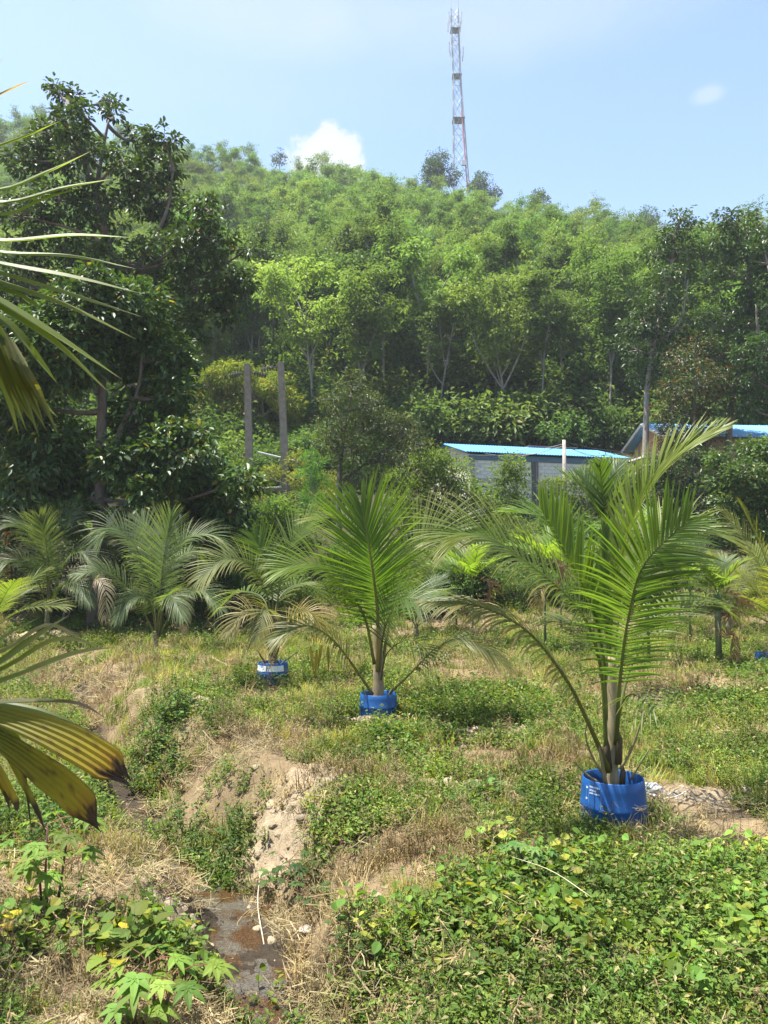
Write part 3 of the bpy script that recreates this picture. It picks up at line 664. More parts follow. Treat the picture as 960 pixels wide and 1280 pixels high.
def bush(label, Y, items, seed, c=(BR0, BR1), spec=None, mat=None, jit=.9, px=None, name='bush', group=None, tr=.05):
    px = px if px is not None else sum(i[0] for i in items) / len(items); b = foot(px, Y)
    hi = min(items, key=lambda i: i[1]); mid = W(sum(i[0] for i in items) / len(items), sum(i[1] for i in items) / len(items), Y)
    st = [[b, b.lerp(mid, .5) + Vector((.1, 0, .1)), mid], [b + Vector((.1, .1, 0)), b.lerp(W(hi[0], hi[1], Y), .5), W(hi[0], hi[1], Y)]]
    return tree(name, label, 'bush' if name == 'bush' else 'shrub', st, LB(Y, items, jit, seed), spec or BSP, two_tone(*c, (.24, .22, .05), .02), mat or M_BUSH, seed, group, trunk_r=tr)
bush('wide bright green bush covering the left corner of the block shed', 38, [(540, 575, 24), (565, 590, 26), (520, 590, 22), (545, 610, 28), (580, 615, 26), (515, 620, 26), (560, 645, 28), (595, 640, 26), (530, 650, 26), (500, 600, 18), (610, 660, 22)], 31)
bush('light green upright bush in front of the middle of the block shed wall', 37, [(640, 578, 13), (650, 590, 12), (628, 592, 14), (640, 608, 18), (628, 628, 20), (648, 635, 20), (636, 655, 24), (618, 610, 10)], 32, c=((.10, .17, .03), (.20, .28, .06)))
bush('pale green bush at the right end of the block shed below its pole', 38, [(690, 608, 14), (708, 600, 12), (735, 595, 16), (755, 585, 16), (775, 592, 18), (700, 630, 20), (730, 622, 20), (760, 618, 22), (790, 605, 18), (720, 650, 22), (685, 640, 16), (750, 648, 22)], 33, c=((.10, .16, .035), (.20, .27, .07)))
bush('tall thin spiky bright green plant right of the concrete poles', 40, [(388, 570, 9), (396, 580, 11), (384, 592, 12), (398, 600, 13), (390, 618, 15), (402, 632, 15), (385, 636, 13)], 34, c=((.07, .16, .035), (.13, .24, .06)), spec=dict(BSP, L=.2, w=.25, hang=.5, rs=.13))
bush('rounded fresh green bush at the foot of the concrete poles', 34, [(345, 632, 16), (330, 645, 18), (358, 648, 18), (342, 662, 22), (322, 668, 18), (365, 668, 16)], 35, c=((.07, .14, .025), (.15, .24, .04)))
bush('ferny yellowish shrub between the poles and the olive tree', 43, [(375, 600, 14), (372, 575, 12), (410, 600, 14), (325, 610, 14), (300, 590, 16), (340, 590, 13), (412, 625, 16), (372, 625, 14), (310, 625, 16)], 36, c=((.10, .13, .03), (.22, .24, .06)), spec=dict(BSP, L=.22, w=.25))
bush('dark green bush mass at right below the neighbouring house', 36, [(868, 566, 16), (800, 600, 18), (828, 580, 22), (838, 610, 24), (865, 590, 22), (872, 620, 26), (840, 640, 24), (810, 635, 22), (880, 650, 24), (850, 668, 24), (815, 665, 22)], 37, c=((.03, .065, .016), (.07, .115, .025)), mat=M_DARK)
bush('dense leafy bush at the right edge with big pale leaves low down', 33, [(935, 562, 16), (965, 560, 18), (905, 600, 22), (932, 590, 24), (958, 580, 24), (915, 630, 26), (945, 625, 26), (970, 620, 26), (905, 655, 24), (935, 660, 26), (965, 660, 26), (895, 575, 14)], 38, c=((.04, .085, .02), (.085, .14, .03)), mat=M_DARK, spec=dict(BSP, L=.2, w=.55))
bush('bright low bush at the field edge right of the wilted areca palm', 15.2, [(930, 848, 18), (950, 840, 20), (915, 862, 16), (940, 870, 22), (965, 862, 24), (958, 890, 22), (925, 885, 16)], 39, c=((.09, .17, .03), (.16, .26, .05)), spec=dict(BSP, sub=170, L=.085, w=.55, rs=.07, tw=.008), jit=.4, tr=.02)
bush('overgrown dark bush around the base of the big left tree', 25.5, [(60, 700, 26), (110, 690, 24), (150, 705, 26), (30, 730, 26), (80, 745, 28), (130, 745, 28), (10, 690, 24)], 40, c=((.025, .05, .015), (.05, .09, .02)), mat=M_DARK)
# shrubs along the back edge of the field: three bushes copied along the row
hedge_p = [bush('dark tangled shrub in the row along the back edge of the field', 27 + k * .4, [(500 + a * 22 + 8 * k, 715 + b * 26, 20 + (a + b) % 2 * 6) for a in (-1, 0, 1) for b in (-1, 0, 1)] + [(495 + 12 * k, 670, 16)], 50 + k,
                c=(((.055, .10, .025), (.11, .17, .04)), ((.065, .12, .026), (.15, .22, .045)), ((.045, .085, .022), (.10, .145, .035)))[k], spec=dict(BSP, sub=60, n=14), group='shrubs along the back edge of the field') for k in range(3)]
rh = random.Random(5)
for k, (px, Y) in enumerate([(190, 26.5), (235, 27), (285, 26), (330, 27.5), (375, 26.5), (420, 28), (560, 27), (600, 28.5), (645, 27.5), (690, 28), (735, 27), (790, 27.5), (840, 28), (890, 27), (935, 28), (980, 27), (165, 28), (-20, 26.5), (310, 30), (460, 30), (580, 31), (670, 32), (740, 31), (625, 33)]):
    o = copy_tree(hedge_p[k % 3]); x = (px - 480) / F * Y
    o.location = (x, Y, Hs(x, Y) - .1); o.rotation_euler = (0, 0, rh.uniform(0, 6.28)); s = rh.uniform(.62, .95) * (.8 if Y < 29 else 1); o.scale = (s, s, s * rh.uniform(.8, 1.1))
for k, o in enumerate(hedge_p):
    x = (500 + 45 * k - 480) / F * (26.8 + k * .4); o.location = (x, 26.8 + k * .4, Hs(x, 26.8) - .1); o.scale = (.8, .8, .8)

# ------------------------------------------------------------------ the rubber plantation on the hill
def rubber_tree(seed, h=10.5, lean=0.0, spread=3.0, clear=.42, c0=(.08, .15, .03), c1=(.19, .27, .055), bark=(.22, .205, .17)):
    r = np.random.default_rng(seed); gt, gl = Geo(), Geo()
    top = np.array([lean * h * .4, 0, h * clear]); t = np.linspace(0, 1, 6)[:, None]
    pts = np.array([0, 0, -.4]) + (top + [0, 0, .4]) * t + np.sin(t * 3) * r.normal(0, .12, 3)
    tube(gt, pts, np.linspace(.115, .075, 6), 6, bark, cap=False)
    tips = []
    nl = r.integers(4, 6)
    for k in range(nl):
        a = k / nl * 6.28 + r.uniform(-.5, .5); hz = h * r.uniform(.74, 1.0); q = spread * r.uniform(.4, .95)
        end = np.array([math.cos(a) * q + top[0] * 1.2, math.sin(a) * q, hz])
        p = limb(gt, top if k % 2 else pts[4], end, .085, .03, r, bark, 4, .06, 7)
        for m in range(6):
            s = p[r.integers(2, 7)]; e = s + np.array([r.normal(0, .75), r.normal(0, .75), r.uniform(.0, 1.4)])
            limb(gt, s, e, .03, .012, r, bark, 3, .05, 4)
            tips += [e, s + (e - s) * .55 + r.normal(0, .25, 3)]
        tips += [end, end + r.normal(0, .4, 3)]
    tips = np.array(tips)
    tips = np.concatenate([tips + r.normal(0, .42, tips.shape) for _ in range(6)])
    n = len(tips); m = 13
    # umbrella whorl: leaves radiate from a tip and droop
    a = (np.arange(m) / m * 6.283)[None, :] + r.uniform(0, 6.28, (n, 1)) + r.normal(0, .2, (n, m))
    el = r.uniform(-.75, .15, (n, m))
    D = np.stack([np.cos(a) * np.cos(el), np.sin(a) * np.cos(el), np.sin(el)], -1)
    P = tips[:, None, :] + D * r.uniform(.08, .40, (n, m, 1))
    Nn = np.array([0, 0, 1.0]) + r.normal(0, .25, D.shape)
    L_ = r.uniform(.20, .38, n * m)
    col = mixc(c0, c1, np.repeat(r.uniform(0, 1, n), m) * .7 + .3 * r.uniform(0, 1, n * m))
    leaves(gl, P.reshape(-1, 3), D.reshape(-1, 3), Nn.reshape(-1, 3), L_, L_ * .5, col, droop=.2)
    return gt.mesh('trunk', M_BARK, True), gl.mesh('crown', M_TREE)
RV = [rubber_tree(60 + k, h=(10.5, 9.5, 11.5, 10, 9)[k], lean=(0, .15, -.1, .2, -.2)[k], spread=(3.4, 3.1, 3.7, 3.3, 2.9)[k], clear=(.42, .4, .48, .36, .44)[k]) for k in range(5)]
RVT = [rubber_tree(90 + k, h=13.5, lean=(.1, -.12, .05)[k], spread=2.5, clear=.56, c0=(.06, .115, .026), c1=(.125, .19, .042), bark=(.17, .16, .135)) for k in range(3)]
RV2 = [rubber_tree(70 + k, h=9.5, spread=2.8, clear=.4, c0=(.05, .10, .025), c1=(.10, .155, .035), bark=(.24, .22, .19)) for k in range(2)]
r = random.Random(17); n_r = 0; placed = []
def plant_tree(name, me, x, y, s, label, cat, group, tilt=.05):
    o = empty(name, (x, y, Hs(x, y) - .1), label, cat, group, r.uniform(0, 6.28))
    o.rotation_euler[0] = r.uniform(-tilt, tilt); o.rotation_euler[1] = r.uniform(-tilt, tilt); o.scale = (s, s, s * r.uniform(.92, 1.12))
    link('trunk', me[0], o); link('crown', me[1], o); return o
far_pts = []; row = 0; y = 58.0
while y < 180:
    sp = 4.9 + (y - 58) * .018
    x = -.6 * y - 6 + (row % 2) * sp * .5
    while x < .6 * y + 6:
        xx, yy = x + r.uniform(-1.2, 1.2), y + r.uniform(-1.2, 1.2)
        s = r.uniform(.72, 1.08) * (1.1 if yy < 72 else 1)
        inside = abs(xx) < .525 * yy + 1
        if not inside or n_r >= 298: far_pts.append((xx, yy, s))
        else:
            dkr = r.random() < .14; v = r.choice(RV2) if dkr else r.choice(RV)
            if yy < 73 and r.random() < .8: v = r.choice(RVT); dkr = False
            if yy < 64: plant_tree('rubber_tree', v, xx, yy, s, 'slim pale trunked rubber tree in the front row at the foot of the hill', 'tree', 'front row of rubber trees on the hill')
            elif yy > 1158: plant_tree('rubber_tree', v, xx, yy, s * .9, 'small hazy rubber tree along the top of the hill ridge', 'tree', 'rubber trees along the hill ridge')
            elif dkr: plant_tree('rubber_tree', v, xx, yy, s, 'darker bluish green rubber tree among the yellow green crowns on the hill', 'tree', 'darker rubber trees scattered on the hillside')
            else: plant_tree('rubber_tree', v, xx, yy, s, 'yellow green crowned rubber tree on the face of the hill', 'tree', 'rubber trees covering the hillside')
            n_r += 1
        x += sp
    y += sp * .92; row += 1
print('rubber trees', n_r, 'far', len(far_pts))
fp = np.array([(a, b, float(Hs(a, b)) - .1) for a, b, s in far_pts])
def joined(v):
    g = bpy.data.meshes.new('forest_tree'); bm = bmesh.new(); bm.from_mesh(v[0]); n0 = len(bm.faces); bm.from_mesh(v[1])
    bm.faces.ensure_lookup_table()
    for k in range(n0, len(bm.faces)): bm.faces[k].material_index = 1
    bm.to_mesh(g); bm.free(); g.materials.append(M_BARK); g.materials.append(M_TREE); return g
scatter('forest', [joined(v) for v in RV[:3]], fp, [p[2] for p in far_pts], np.arange(len(fp)) % 3, .03, 'more rubber trees of the plantation to both sides and over the ridge')
# undergrowth on the foot of the hill and below the plantation
def under_mesh(k, c0, c1, R=1.3):
    rr_ = np.random.default_rng(500 + k); g = Geo(); gt = Geo()
    lb = [(rr_.normal(0, .8), rr_.normal(0, .8), rr_.uniform(.5, 2.0), R * rr_.uniform(.5, .9)) for _ in range(5)]
    crown_leaves(g, None, rr_, lb, dict(sub=22, R0=1.0, n=12, rs=.25, L=.3, w=.45, hang=-.1), two_tone(c0, c1, (.16, .16, .05), .02))
    return g.mesh('undergrowth', M_TREE)
UM = [under_mesh(0, (.045, .09, .022), (.09, .15, .035)), under_mesh(1, (.035, .07, .02), (.07, .115, .028)), under_mesh(2, (.065, .12, .026), (.14, .21, .045)), under_mesh(3, (.06, .115, .026), (.13, .19, .045), 1.7)]
uy = np.concatenate([rng.uniform(49, 74, 620), rng.uniform(74, 165, 1500)]); ux = rng.uniform(-1, 1, len(uy)) * (.56 * uy + 3)
msk = ~((uy < 56) & (ux > 1) & (ux < 32)); ux, uy = ux[msk], uy[msk]
scatter('undergrowth', UM, np.stack([ux, uy, H(ux, uy) - .2], -1), rng.uniform(.6, 1.25, len(uy)) * np.where(uy < 57, 1.05, np.where(uy < 74, 1.45, 1.1)), rng.integers(0, 4, len(uy)), .1, 'dark green undergrowth on the lower hillside')
uy = rng.uniform(29, 46, 150); ux = rng.uniform(-.56, .62, 150) * uy
msk = ~((ux > 2) & (uy > 38)) & ~((uy < 34) & (ux < -2) & (uy > 26)); ux, uy = ux[msk], uy[msk]
scatter('brush', UM, np.stack([ux, uy, H(ux, uy) - .3], -1), rng.uniform(.35, .7, len(uy)), rng.integers(0, 4, len(uy)), .1, 'low brush on the rising ground behind the palms')
# single trees on the skyline
for px, Y, top, wd, lab, seed, dark in [(550, 164, 186, 26, 'dark rounded tree on the ridge just left of the mast', 81, 1), (607, 166, 214, 22, 'dark bushy tree on the ridge just right of the mast', 82, 1), (680, 166, 234, 13, 'small spindly tree on the skyline right of the mast', 83, 1),
                                        (345, 166, 186, 11, 'thin leaved small tree on the skyline left of the cumulus cloud', 84, 0), (425, 150, 226, 24, 'dark green tree among yellow crowns below the white cloud', 85, 1), (730, 152, 262, 22, 'dark green tree among yellow crowns right of the mast', 86, 1), (820, 160, 256, 26, 'bluish green tree on the ridge above the dark right hand trees', 87, 1)]:
    x = (px - 480) / F * Y; zt = W(px, top, Y).z; b = Vector((x, Y, Hs(x, Y) - .2)); hgt = max(6, zt - b.z)
    R = wd * Y / F
    lobes = [(x + R * .55 * math.cos(k * 2.1) * (k > 0), Y + R * .4 * math.sin(k * 2.1), b.z + hgt - R * (.5 if k == 0 else .7 + .22 * k), R * (.55 if k else .5)) for k in range(6)]
    tree('skyline_tree', lab, 'tree', [[b, b + Vector((.2, 0, hgt * .4)), b + Vector((0, 0, hgt * .8))]], lobes, dict(sub=26 if dark else 9, R0=1.6, n=14, rs=.35, L=.5, w=.45, hang=-.2, twig_every=3, tw=.06), two_tone((.035, .07, .022), (.075, .12, .035)) , M_TREE, seed, trunk_r=.2)

# ------------------------------------------------------------------ block shed and house with blue sheet roofs
BLUE = (.09, .28, .52)
def frame2(origin, ang): 
    u = Vector((math.cos(ang), math.sin(ang), 0)); v = Vector((-math.sin(ang), math.cos(ang), 0)); return origin, u, v
def shed():
    ang = rad(16); o0 = W(588, 567, 41.0); ze = o0.z; O, U, Vv = frame2(Vector((o0.x, o0.y, 0)), ang)
    Wd, Dp = 9.2, 6.4; zb = ze - 3.7
    root = empty('block_shed', (O.x, O.y, zb), 'long grey concrete block shed with a bright blue sheet roof behind the bushes', 'shed', rz=ang)
    R = None; hgt = ze - zb; base = Vector((0, 0, 0))
    g = Geo(); grey = (.48, .46, .42)
    box(g, (Wd / 2, .14, hgt / 2 - .05), (Wd, .16, hgt), grey); g.build('front_wall', M_CONC, root)
    g = Geo(); rise = .95
    gab = [(0.003, .06, 0), (0.003, Dp, 0), (0.003, Dp, hgt + .1), (0.003, Dp * .5, hgt + rise - .12), (0.003, .06, hgt - .02)]
    V = np.array(gab + [(p[0] + .16, p[1], p[2]) for p in gab])
    g.add(V, [np.array([[0, 1, 2, 4], [5, 9, 7, 6]]), np.array([[4, 2, 3], [9, 8, 7]])], (.62, .55, .44)); g.build('side_wall', M_CONC, root)
    g = Geo(); box(g, (Wd / 2, Dp - .08, hgt / 2), (Wd - .4, .16, hgt), grey); box(g, (Wd - .09, Dp / 2, hgt / 2), (.16, Dp - .6, hgt), grey); g.build('rear_wall', M_CONC, root)
    # concrete blocks laid proud of the mortar, top rows first (the ones in view)
    bl = Geo(); box(bl, (0, 0, 0), (.385, .03, .185), (.60, .58, .53)); bme = bl.mesh('block', M_BRICK)
    rb = random.Random(3); n = 0; rest = Geo()
    rows = int((hgt - .5) / .2)
    for rw in range(rows):
        z = hgt - .42 - rw * .2
        if 5 == rw: continue
        x = .22 + (.2 if rw % 2 else 0)
        while x < Wd - .2:
            if not any(abs(x - c) < .32 for c in (.15, 3.75, 7.4, Wd - .15)):
                if n < 295:
                    o = link('block', bme, root, (x, .05 + rb.uniform(-.006, .006), z)); o.scale.z = rb.uniform(.97, 1.02); n += 1
                else: box(rest, (x, .05, z), (.385, .03, .185), (.60, .58, .53))
            x += .4
    if rest.n: tag(rest.build('block_courses', M_BRICK, root), kind='stuff')
    for c, dk in ((.13, 0), (3.75, 1), (7.4, 0), (Wd - .13, 0)):
        g = Geo(); box(g, (c, .03, hgt / 2 - .1), (.24, .1, hgt - .2), (.27, .255, .235) if not dk else (.10, .095, .09)); g.build('pillar', M_CONC, root)
    g = Geo(); box(g, (Wd / 2, .035, hgt - .42 - 1.0), (Wd - .5, .09, .17), (.34, .33, .30)); g.build('band', M_CONC, root)
    g = Geo(); box(g, (Wd / 2, .03, hgt - .16), (Wd + .1, .12, .3), (.05, .12, .17)); g.build('fascia', M_METAL, root)
    # roof: corrugated sheets, two slopes
    n = 60; xs_ = np.linspace(-.35, Wd + .5, n * 2 + 1); zz = np.where(np.arange(len(xs_)) % 2, .02, -.02)
    for y0, z0, y1, z1 in ((-.3, hgt + .02, Dp / 2 + .02, hgt + rise), (Dp + .5, hgt + .02, Dp / 2 - .02, hgt + rise + .004)):
        g = Geo(); V = np.concatenate([np.stack([xs_, np.full_like(xs_, a), b + zz + dz], -1) for a, b, dz in ((y0, z0, .06), (y1, z1, .06), (y0, z0, .03), (y1, z1, .03))]); m = len(xs_); k = np.arange(m - 1)
        g.add(V, [np.stack([k, k + 1, m + k + 1, m + k], -1), np.stack([2 * m + k, 3 * m + k, 3 * m + k + 1, 2 * m + k + 1], -1), np.stack([k, 2 * m + k, 2 * m + k + 1, k + 1], -1)], BLUE)
        g.build('roof_sheet', M_ROOF, root)
    g = Geo(); box(g, (Wd * .72, Dp / 2 + .1, hgt + rise + .13), (Wd * .35, .5, .05), (.22, .13, .10)); g.build('ridge_cap', M_ROOF, root)
    g = Geo(); tube(g, [(3.95, -.06, hgt - .3), (3.95, -.06, .1)], .045, 8, (.12, .12, .12)); g.build('downpipe', M_METAL, root)
    g = Geo(); box(g, (-.02, 1.0, hgt - 1.75), (.05, 1.1, 1.3), (.72, .70, .66)); g.build('white_panel', M_CONC, root, loc=(-.06, 0, 0))
shed()
def house():
    ang = rad(5); o0 = W(838, 546, 48.5); O = Vector((o0.x, o0.y, 0)); ze = o0.z; zb = ze - 3.6; hgt = 3.6; Wd, Dp, rise = 11, 5.4, 1.25
    root = empty('brick_house', (O.x, O.y, zb), 'brick gabled house with a blue sheet roof behind the dark right hand trees', 'house', rz=ang)
    g = Geo(); box(g, (Wd / 2, .1, hgt / 2), (Wd, .2, hgt), (.27, .19, .13)); g.build('front_wall', M_BRICK, root)
    g = Geo(); gab = [(.004, .2, 0), (.004, Dp, 0), (.004, Dp, hgt), (.004, Dp / 2, hgt + rise - .05), (.004, .2, hgt)]
    V = np.array(gab + [(p[0] + .2, p[1], p[2]) for p in gab]); g.add(V, [np.array([[0, 1, 2, 4], [5, 9, 7, 6]]), np.array([[4, 2, 3], [9, 8, 7]])], (.40, .23, .14)); g.build('gable_wall', M_BRICK, root)
    g = Geo(); box(g, (Wd / 2, Dp + .11, hgt / 2), (Wd, .2, hgt), (.4, .3, .2)); g.build('rear_wall', M_BRICK, root)
    # brick courses on the gable
    b_ = Geo(); box(b_, (0, 0, 0), (.03, .42, .2), (.44, .25, .15)); bme = b_.mesh('brick', M_BRICK)
    rb = random.Random(4)
    for rw in range(12):
        z = hgt + rise - .35 - rw * .23
        half = Dp / 2 - max(0, (z - hgt) / rise) * Dp / 2 - .25
        yv = -half + (.23 if rw % 2 else 0)
        while yv < half - .2:
            o = link('brick', bme, root, (-.008, Dp / 2 + yv + .22, z)); o.scale.y = rb.uniform(.95, 1.02); yv += .45
    n = 70; xs_ = np.linspace(-.7, Wd + .5, n * 2 + 1); zz = np.where(np.arange(len(xs_)) % 2, .02, -.02)
    for y0, z0, y1, z1 in ((-.7, hgt - .12, Dp / 2 + .02, hgt + rise), (Dp + .7, hgt - .12, Dp / 2 - .02, hgt + rise + .004)):
        g = Geo(); V = np.concatenate([np.stack([xs_, np.full_like(xs_, a), b + zz + dz], -1) for a, b, dz in ((y0, z0, .09), (y1, z1, .09), (y0, z0, .05), (y1, z1, .05))]); m = len(xs_); k = np.arange(m - 1)
        g.add(V, [np.stack([k, k + 1, m + k + 1, m + k], -1), np.stack([2 * m + k, 3 * m + k, 3 * m + k + 1, 2 * m + k + 1], -1), np.stack([k, 2 * m + k, 2 * m + k + 1, k + 1], -1)], (.13, .32, .56))
        g.build('roof_sheet', M_ROOF, root)
    for s, (y0, y1) in enumerate(((-.7, Dp / 2), (Dp + .7, Dp / 2))):
        g = Geo(); a = Vector((-.72, y0, hgt - .13)); b = Vector((-.72, y1, hgt + rise - .01)); tube(g, [a, b], .09, 4, (.62, .63, .62)); g.build('verge_board', M_METAL, root)
    g = Geo(); box(g, (-.9, 1.2, hgt - 1.25), (1.6, 2.6, .1), (.72, .72, .70)); g.build('canopy', M_CONC, root)
    for yy in (1.6, 3.4):
        f = Geo(); box(f, (-.04, yy, hgt - 1.9), (.05, .9, 1.1), (.16, .10, .06)); fo = f.build('window', M_METAL, root)
        p = Geo(); box(p, (-.06, yy, hgt - 1.9), (.03, .74, .94), (.04, .05, .055)); p.build('pane', M_METAL, fo)
house()
# pale boundary wall behind the big left tree, and a man standing in front of it
def boundary_wall():
    a, b = W(132, 634, 31.0), W(300, 634, 33.0); L_ = (Vector((b.x, b.y, 0)) - Vector((a.x, a.y, 0))).length
    ang = math.atan2(b.y - a.y, b.x - a.x); zb = min(Hs(a.x, a.y), Hs(b.x, b.y)) - .2; h = a.z - zb
    root = empty('boundary_wall', (a.x, a.y, zb), 'pale beige boundary wall glimpsed beneath the big left tree', 'wall', rz=ang)
    n = 4
    for k in range(n):
        g = Geo(); box(g, (L_ * (k + .5) / n, 0, h / 2), (L_ / n - .16, .12, h), (.50, .43, .34)); g.build('wall_panel', M_CONC, root)
    for k in range(n + 1):
        g = Geo(); box(g, (L_ * k / n, 0, h / 2 + .04), (.16, .2, h + .08), (.42, .37, .30)); g.build('pillar', M_CONC, root)
    g = Geo(); box(g, (L_ / 2, 0, h + .1), (L_ + .2, .26, .09), (.45, .40, .33)); g.build('coping', M_CONC, root)
boundary_wall()
def skin_mesh(name, nodes, edges, mats, sub=2, facecol=None):
    """one continuous body grown from a skeleton of (xyz, radius) nodes"""
    me = bpy.data.meshes.new(name); me.from_pydata([n[0] for n in nodes], edges, [])
    o = bpy.data.objects.new(name, me); COL.objects.link(o)
    md = o.modifiers.new('s', 'SKIN'); sm = o.modifiers.new('d', 'SUBSURF'); sm.levels = sm.render_levels = sub
    sv = me.skin_vertices[0].data
    for k, n in enumerate(nodes):
        rx = n[1] if isinstance(n[1], tuple) else (n[1], n[1]); sv[k].radius = rx; sv[k].use_root = (k == 0)
    dg = bpy.context.evaluated_depsgraph_get(); dg.update()
    m2 = bpy.data.meshes.new_from_object(o.evaluated_get(dg)); m2.name = name
    bpy.data.objects.remove(o); bpy.data.meshes.remove(me)
    n = len(m2.vertices); co = np.zeros(n * 3, np.float32); m2.vertices.foreach_get('co', co); co = co.reshape(-1, 3)
    c = facecol(co) if facecol else np.tile((.4, .3, .25), (n, 1))
    for at in list(m2.attributes):
        if at.name == 'col': m2.attributes.remove(at)
    a = m2.attributes.new('col', 'FLOAT_COLOR', 'POINT'); a.data.foreach_set('color', np.concatenate([c, np.ones((n, 1))], 1).astype(np.float32).ravel())
    m2.materials.clear()
    for m in mats: m2.materials.append(m)
    for p in m2.polygons: p.use_smooth = True
    return m2
def person():
    hp = W(181, 634, 29.6); x, y = hp.x, hp.y; z0 = Hs(x, y); sc = max(.9, min(1.06, (hp.z - z0) / 1.72))
    N_ = [((0, 0, .95), .13), ((0, -.01, 1.15), (.15, .11)), ((0, 0, 1.36), (.17, .11)), ((0, -.01, 1.47), .06), ((0, -.02, 1.56), (.075, .085)), ((0, -.02, 1.66), (.08, .095)), ((0, -.01, 1.72), .05)]
    E = [(0, 1), (1, 2), (2, 3), (3, 4), (4, 5), (5, 6)]
    for s in (-1, 1):
        k = len(N_)
        N_ += [((s * .19, 0, 1.41), .055), ((s * .25, .02, 1.14), .042), ((s * .26, -.08, .92), .032), ((s * .26, -.11, .85), (.035, .018))]
        E += [(2, k), (k, k + 1), (k + 1, k + 2), (k + 2, k + 3)]
        for f in range(4):
            q = len(N_); yy = -.14 + .02 * f
            N_ += [((s * .262, yy, .79), .009), ((s * .258, yy + .012, .755 + .006 * abs(f - 1)), .008)]; E += [(k + 3, q), (q, q + 1)]
        q = len(N_); N_ += [((s * .24, -.15, .83), .010), ((s * .235, -.165, .80), .008)]; E += [(k + 3, q), (q, q + 1)]
        k = len(N_)
        N_ += [((s * .10, 0, .86), .09), ((s * .11, -.01, .48), .058), ((s * .11, .02, .09), .042), ((s * .115, -.14, .035), .035)]
        E += [(0, k), (k, k + 1), (k + 1, k + 2), (k + 2, k + 3)]
    skin = (.30, .17, .11)
    root = empty('person', (x, y, z0), 'man in a pale shirt standing by the beige wall behind the left palms', 'person'); root.scale = (sc,) * 3; root.rotation_euler[2] = .4
    link('body', skin_mesh('body', N_, E, [M_CLOTH], 2, lambda co: np.tile(skin, (len(co), 1))), root)
    S = [((0, 0, .90), (.15, .12)), ((0, -.01, 1.15), (.175, .13)), ((0, 0, 1.36), (.195, .13)), ((0, 0, 1.45), .09)]
    SE = [(0, 1), (1, 2), (2, 3)]
    for s in (-1, 1):
        k = len(S); S += [((s * .195, 0, 1.41), .075), ((s * .245, .015, 1.2), .068)]; SE += [(2, k), (k, k + 1)]
    link('shirt', skin_mesh('shirt', S, SE, [M_CLOTH], 2, lambda co: np.tile((.62, .62, .60), (len(co), 1))), root)
    T = [((0, 0, .95), .145)]; TE = []
    for s in (-1, 1):
        k = len(T); T += [((s * .10, 0, .84), .11), ((s * .11, -.01, .48), .08), ((s * .11, .015, .12), .066)]; TE += [(0, k), (k, k + 1), (k + 1, k + 2)]
    link('trousers', skin_mesh('trousers', T, TE, [M_CLOTH], 2, lambda co: np.tile((.05, .05, .06), (len(co), 1))), root)
    g = Geo(); r_ = np.random.default_rng(5)
    a = r_.uniform(0, 6.28, 260); e = np.arccos(r_.uniform(.0, 1, 260)); n3 = np.stack([np.sin(e) * np.cos(a), np.sin(e) * np.sin(a), np.cos(e)], -1)
    n3 = n3[(n3[:, 1] > -.35) | (n3[:, 2] > .55)]
    leaves(g, n3 * np.array([.082, .1, .105]) + np.array([0, -.015, 1.65]), np.cross(n3, [0.3, 1, .2]) + .2 * n3, n3, .05, .02, (.25, .23, .21)); g.build('hair', M_CLOTH, root)
    g = Geo()   # face: eyes, nose, mouth, ears
    for s in (-1, 1):
        box(g, (s * .032, -.108, 1.635), (.024, .012, .010), (.03, .02, .02)); box(g, (s * .085, -.01, 1.62), (.014, .03, .055), skin)
    box(g, (0, -.118, 1.60), (.024, .03, .035), skin); box(g, (0, -.104, 1.565), (.045, .012, .010), (.22, .08, .07)); g.build('face', M_CLOTH, root)
person()
def hut():
    p = W(10, 690, 27.0); z0 = Hs(p.x, p.y) - .1
    root = empty('tin_hut', (p.x, p.y, z0), 'small hut at the left edge with a pale tin roof and an orange brown post', 'hut')
    h = W(10, 645, 27.0).z - z0
    g = Geo(); box(g, (.02, 0, h / 2), (.26, .22, h), (.48, .20, .05)); g.build('post', M_BARK, root)
    g = Geo(); box(g, (-2.0, 0, h / 2), (.2, .2, h), (.30, .18, .08)); box(g, (-2.0, 1.9, h / 2), (.2, .2, h), (.30, .18, .08)); g.build('rear_post', M_BARK, root)
    for k in range(4):
        g = Geo(); c = math.cos(.45); s_ = math.sin(.45)
        box(g, (0, 0, 0), (1.05, 2.6, .035), ((.55, .50, .42), (.50, .46, .40), (.58, .53, .44), (.46, .40, .33))[k], R=[[c, 0, s_], [0, 1, 0], [-s_, 0, c]] if k > 1 else [[c, 0, -s_], [0, 1, 0], [s_, 0, c]])
        xx = (-2.35, -1.4, -.75, .25)[k]; zz = (h - .1, h + .32, h + .30, h - .12)[k]
        g.build('roof_sheet', M_ROOF, root, loc=(xx, .8, zz + .03 * k))
    g = Geo(); box(g, (-1.0, 1.9, h * .42), (2.2, .1, h * .8), (.33, .27, .2)); g.build('back_wall', M_CONC, root)
hut()

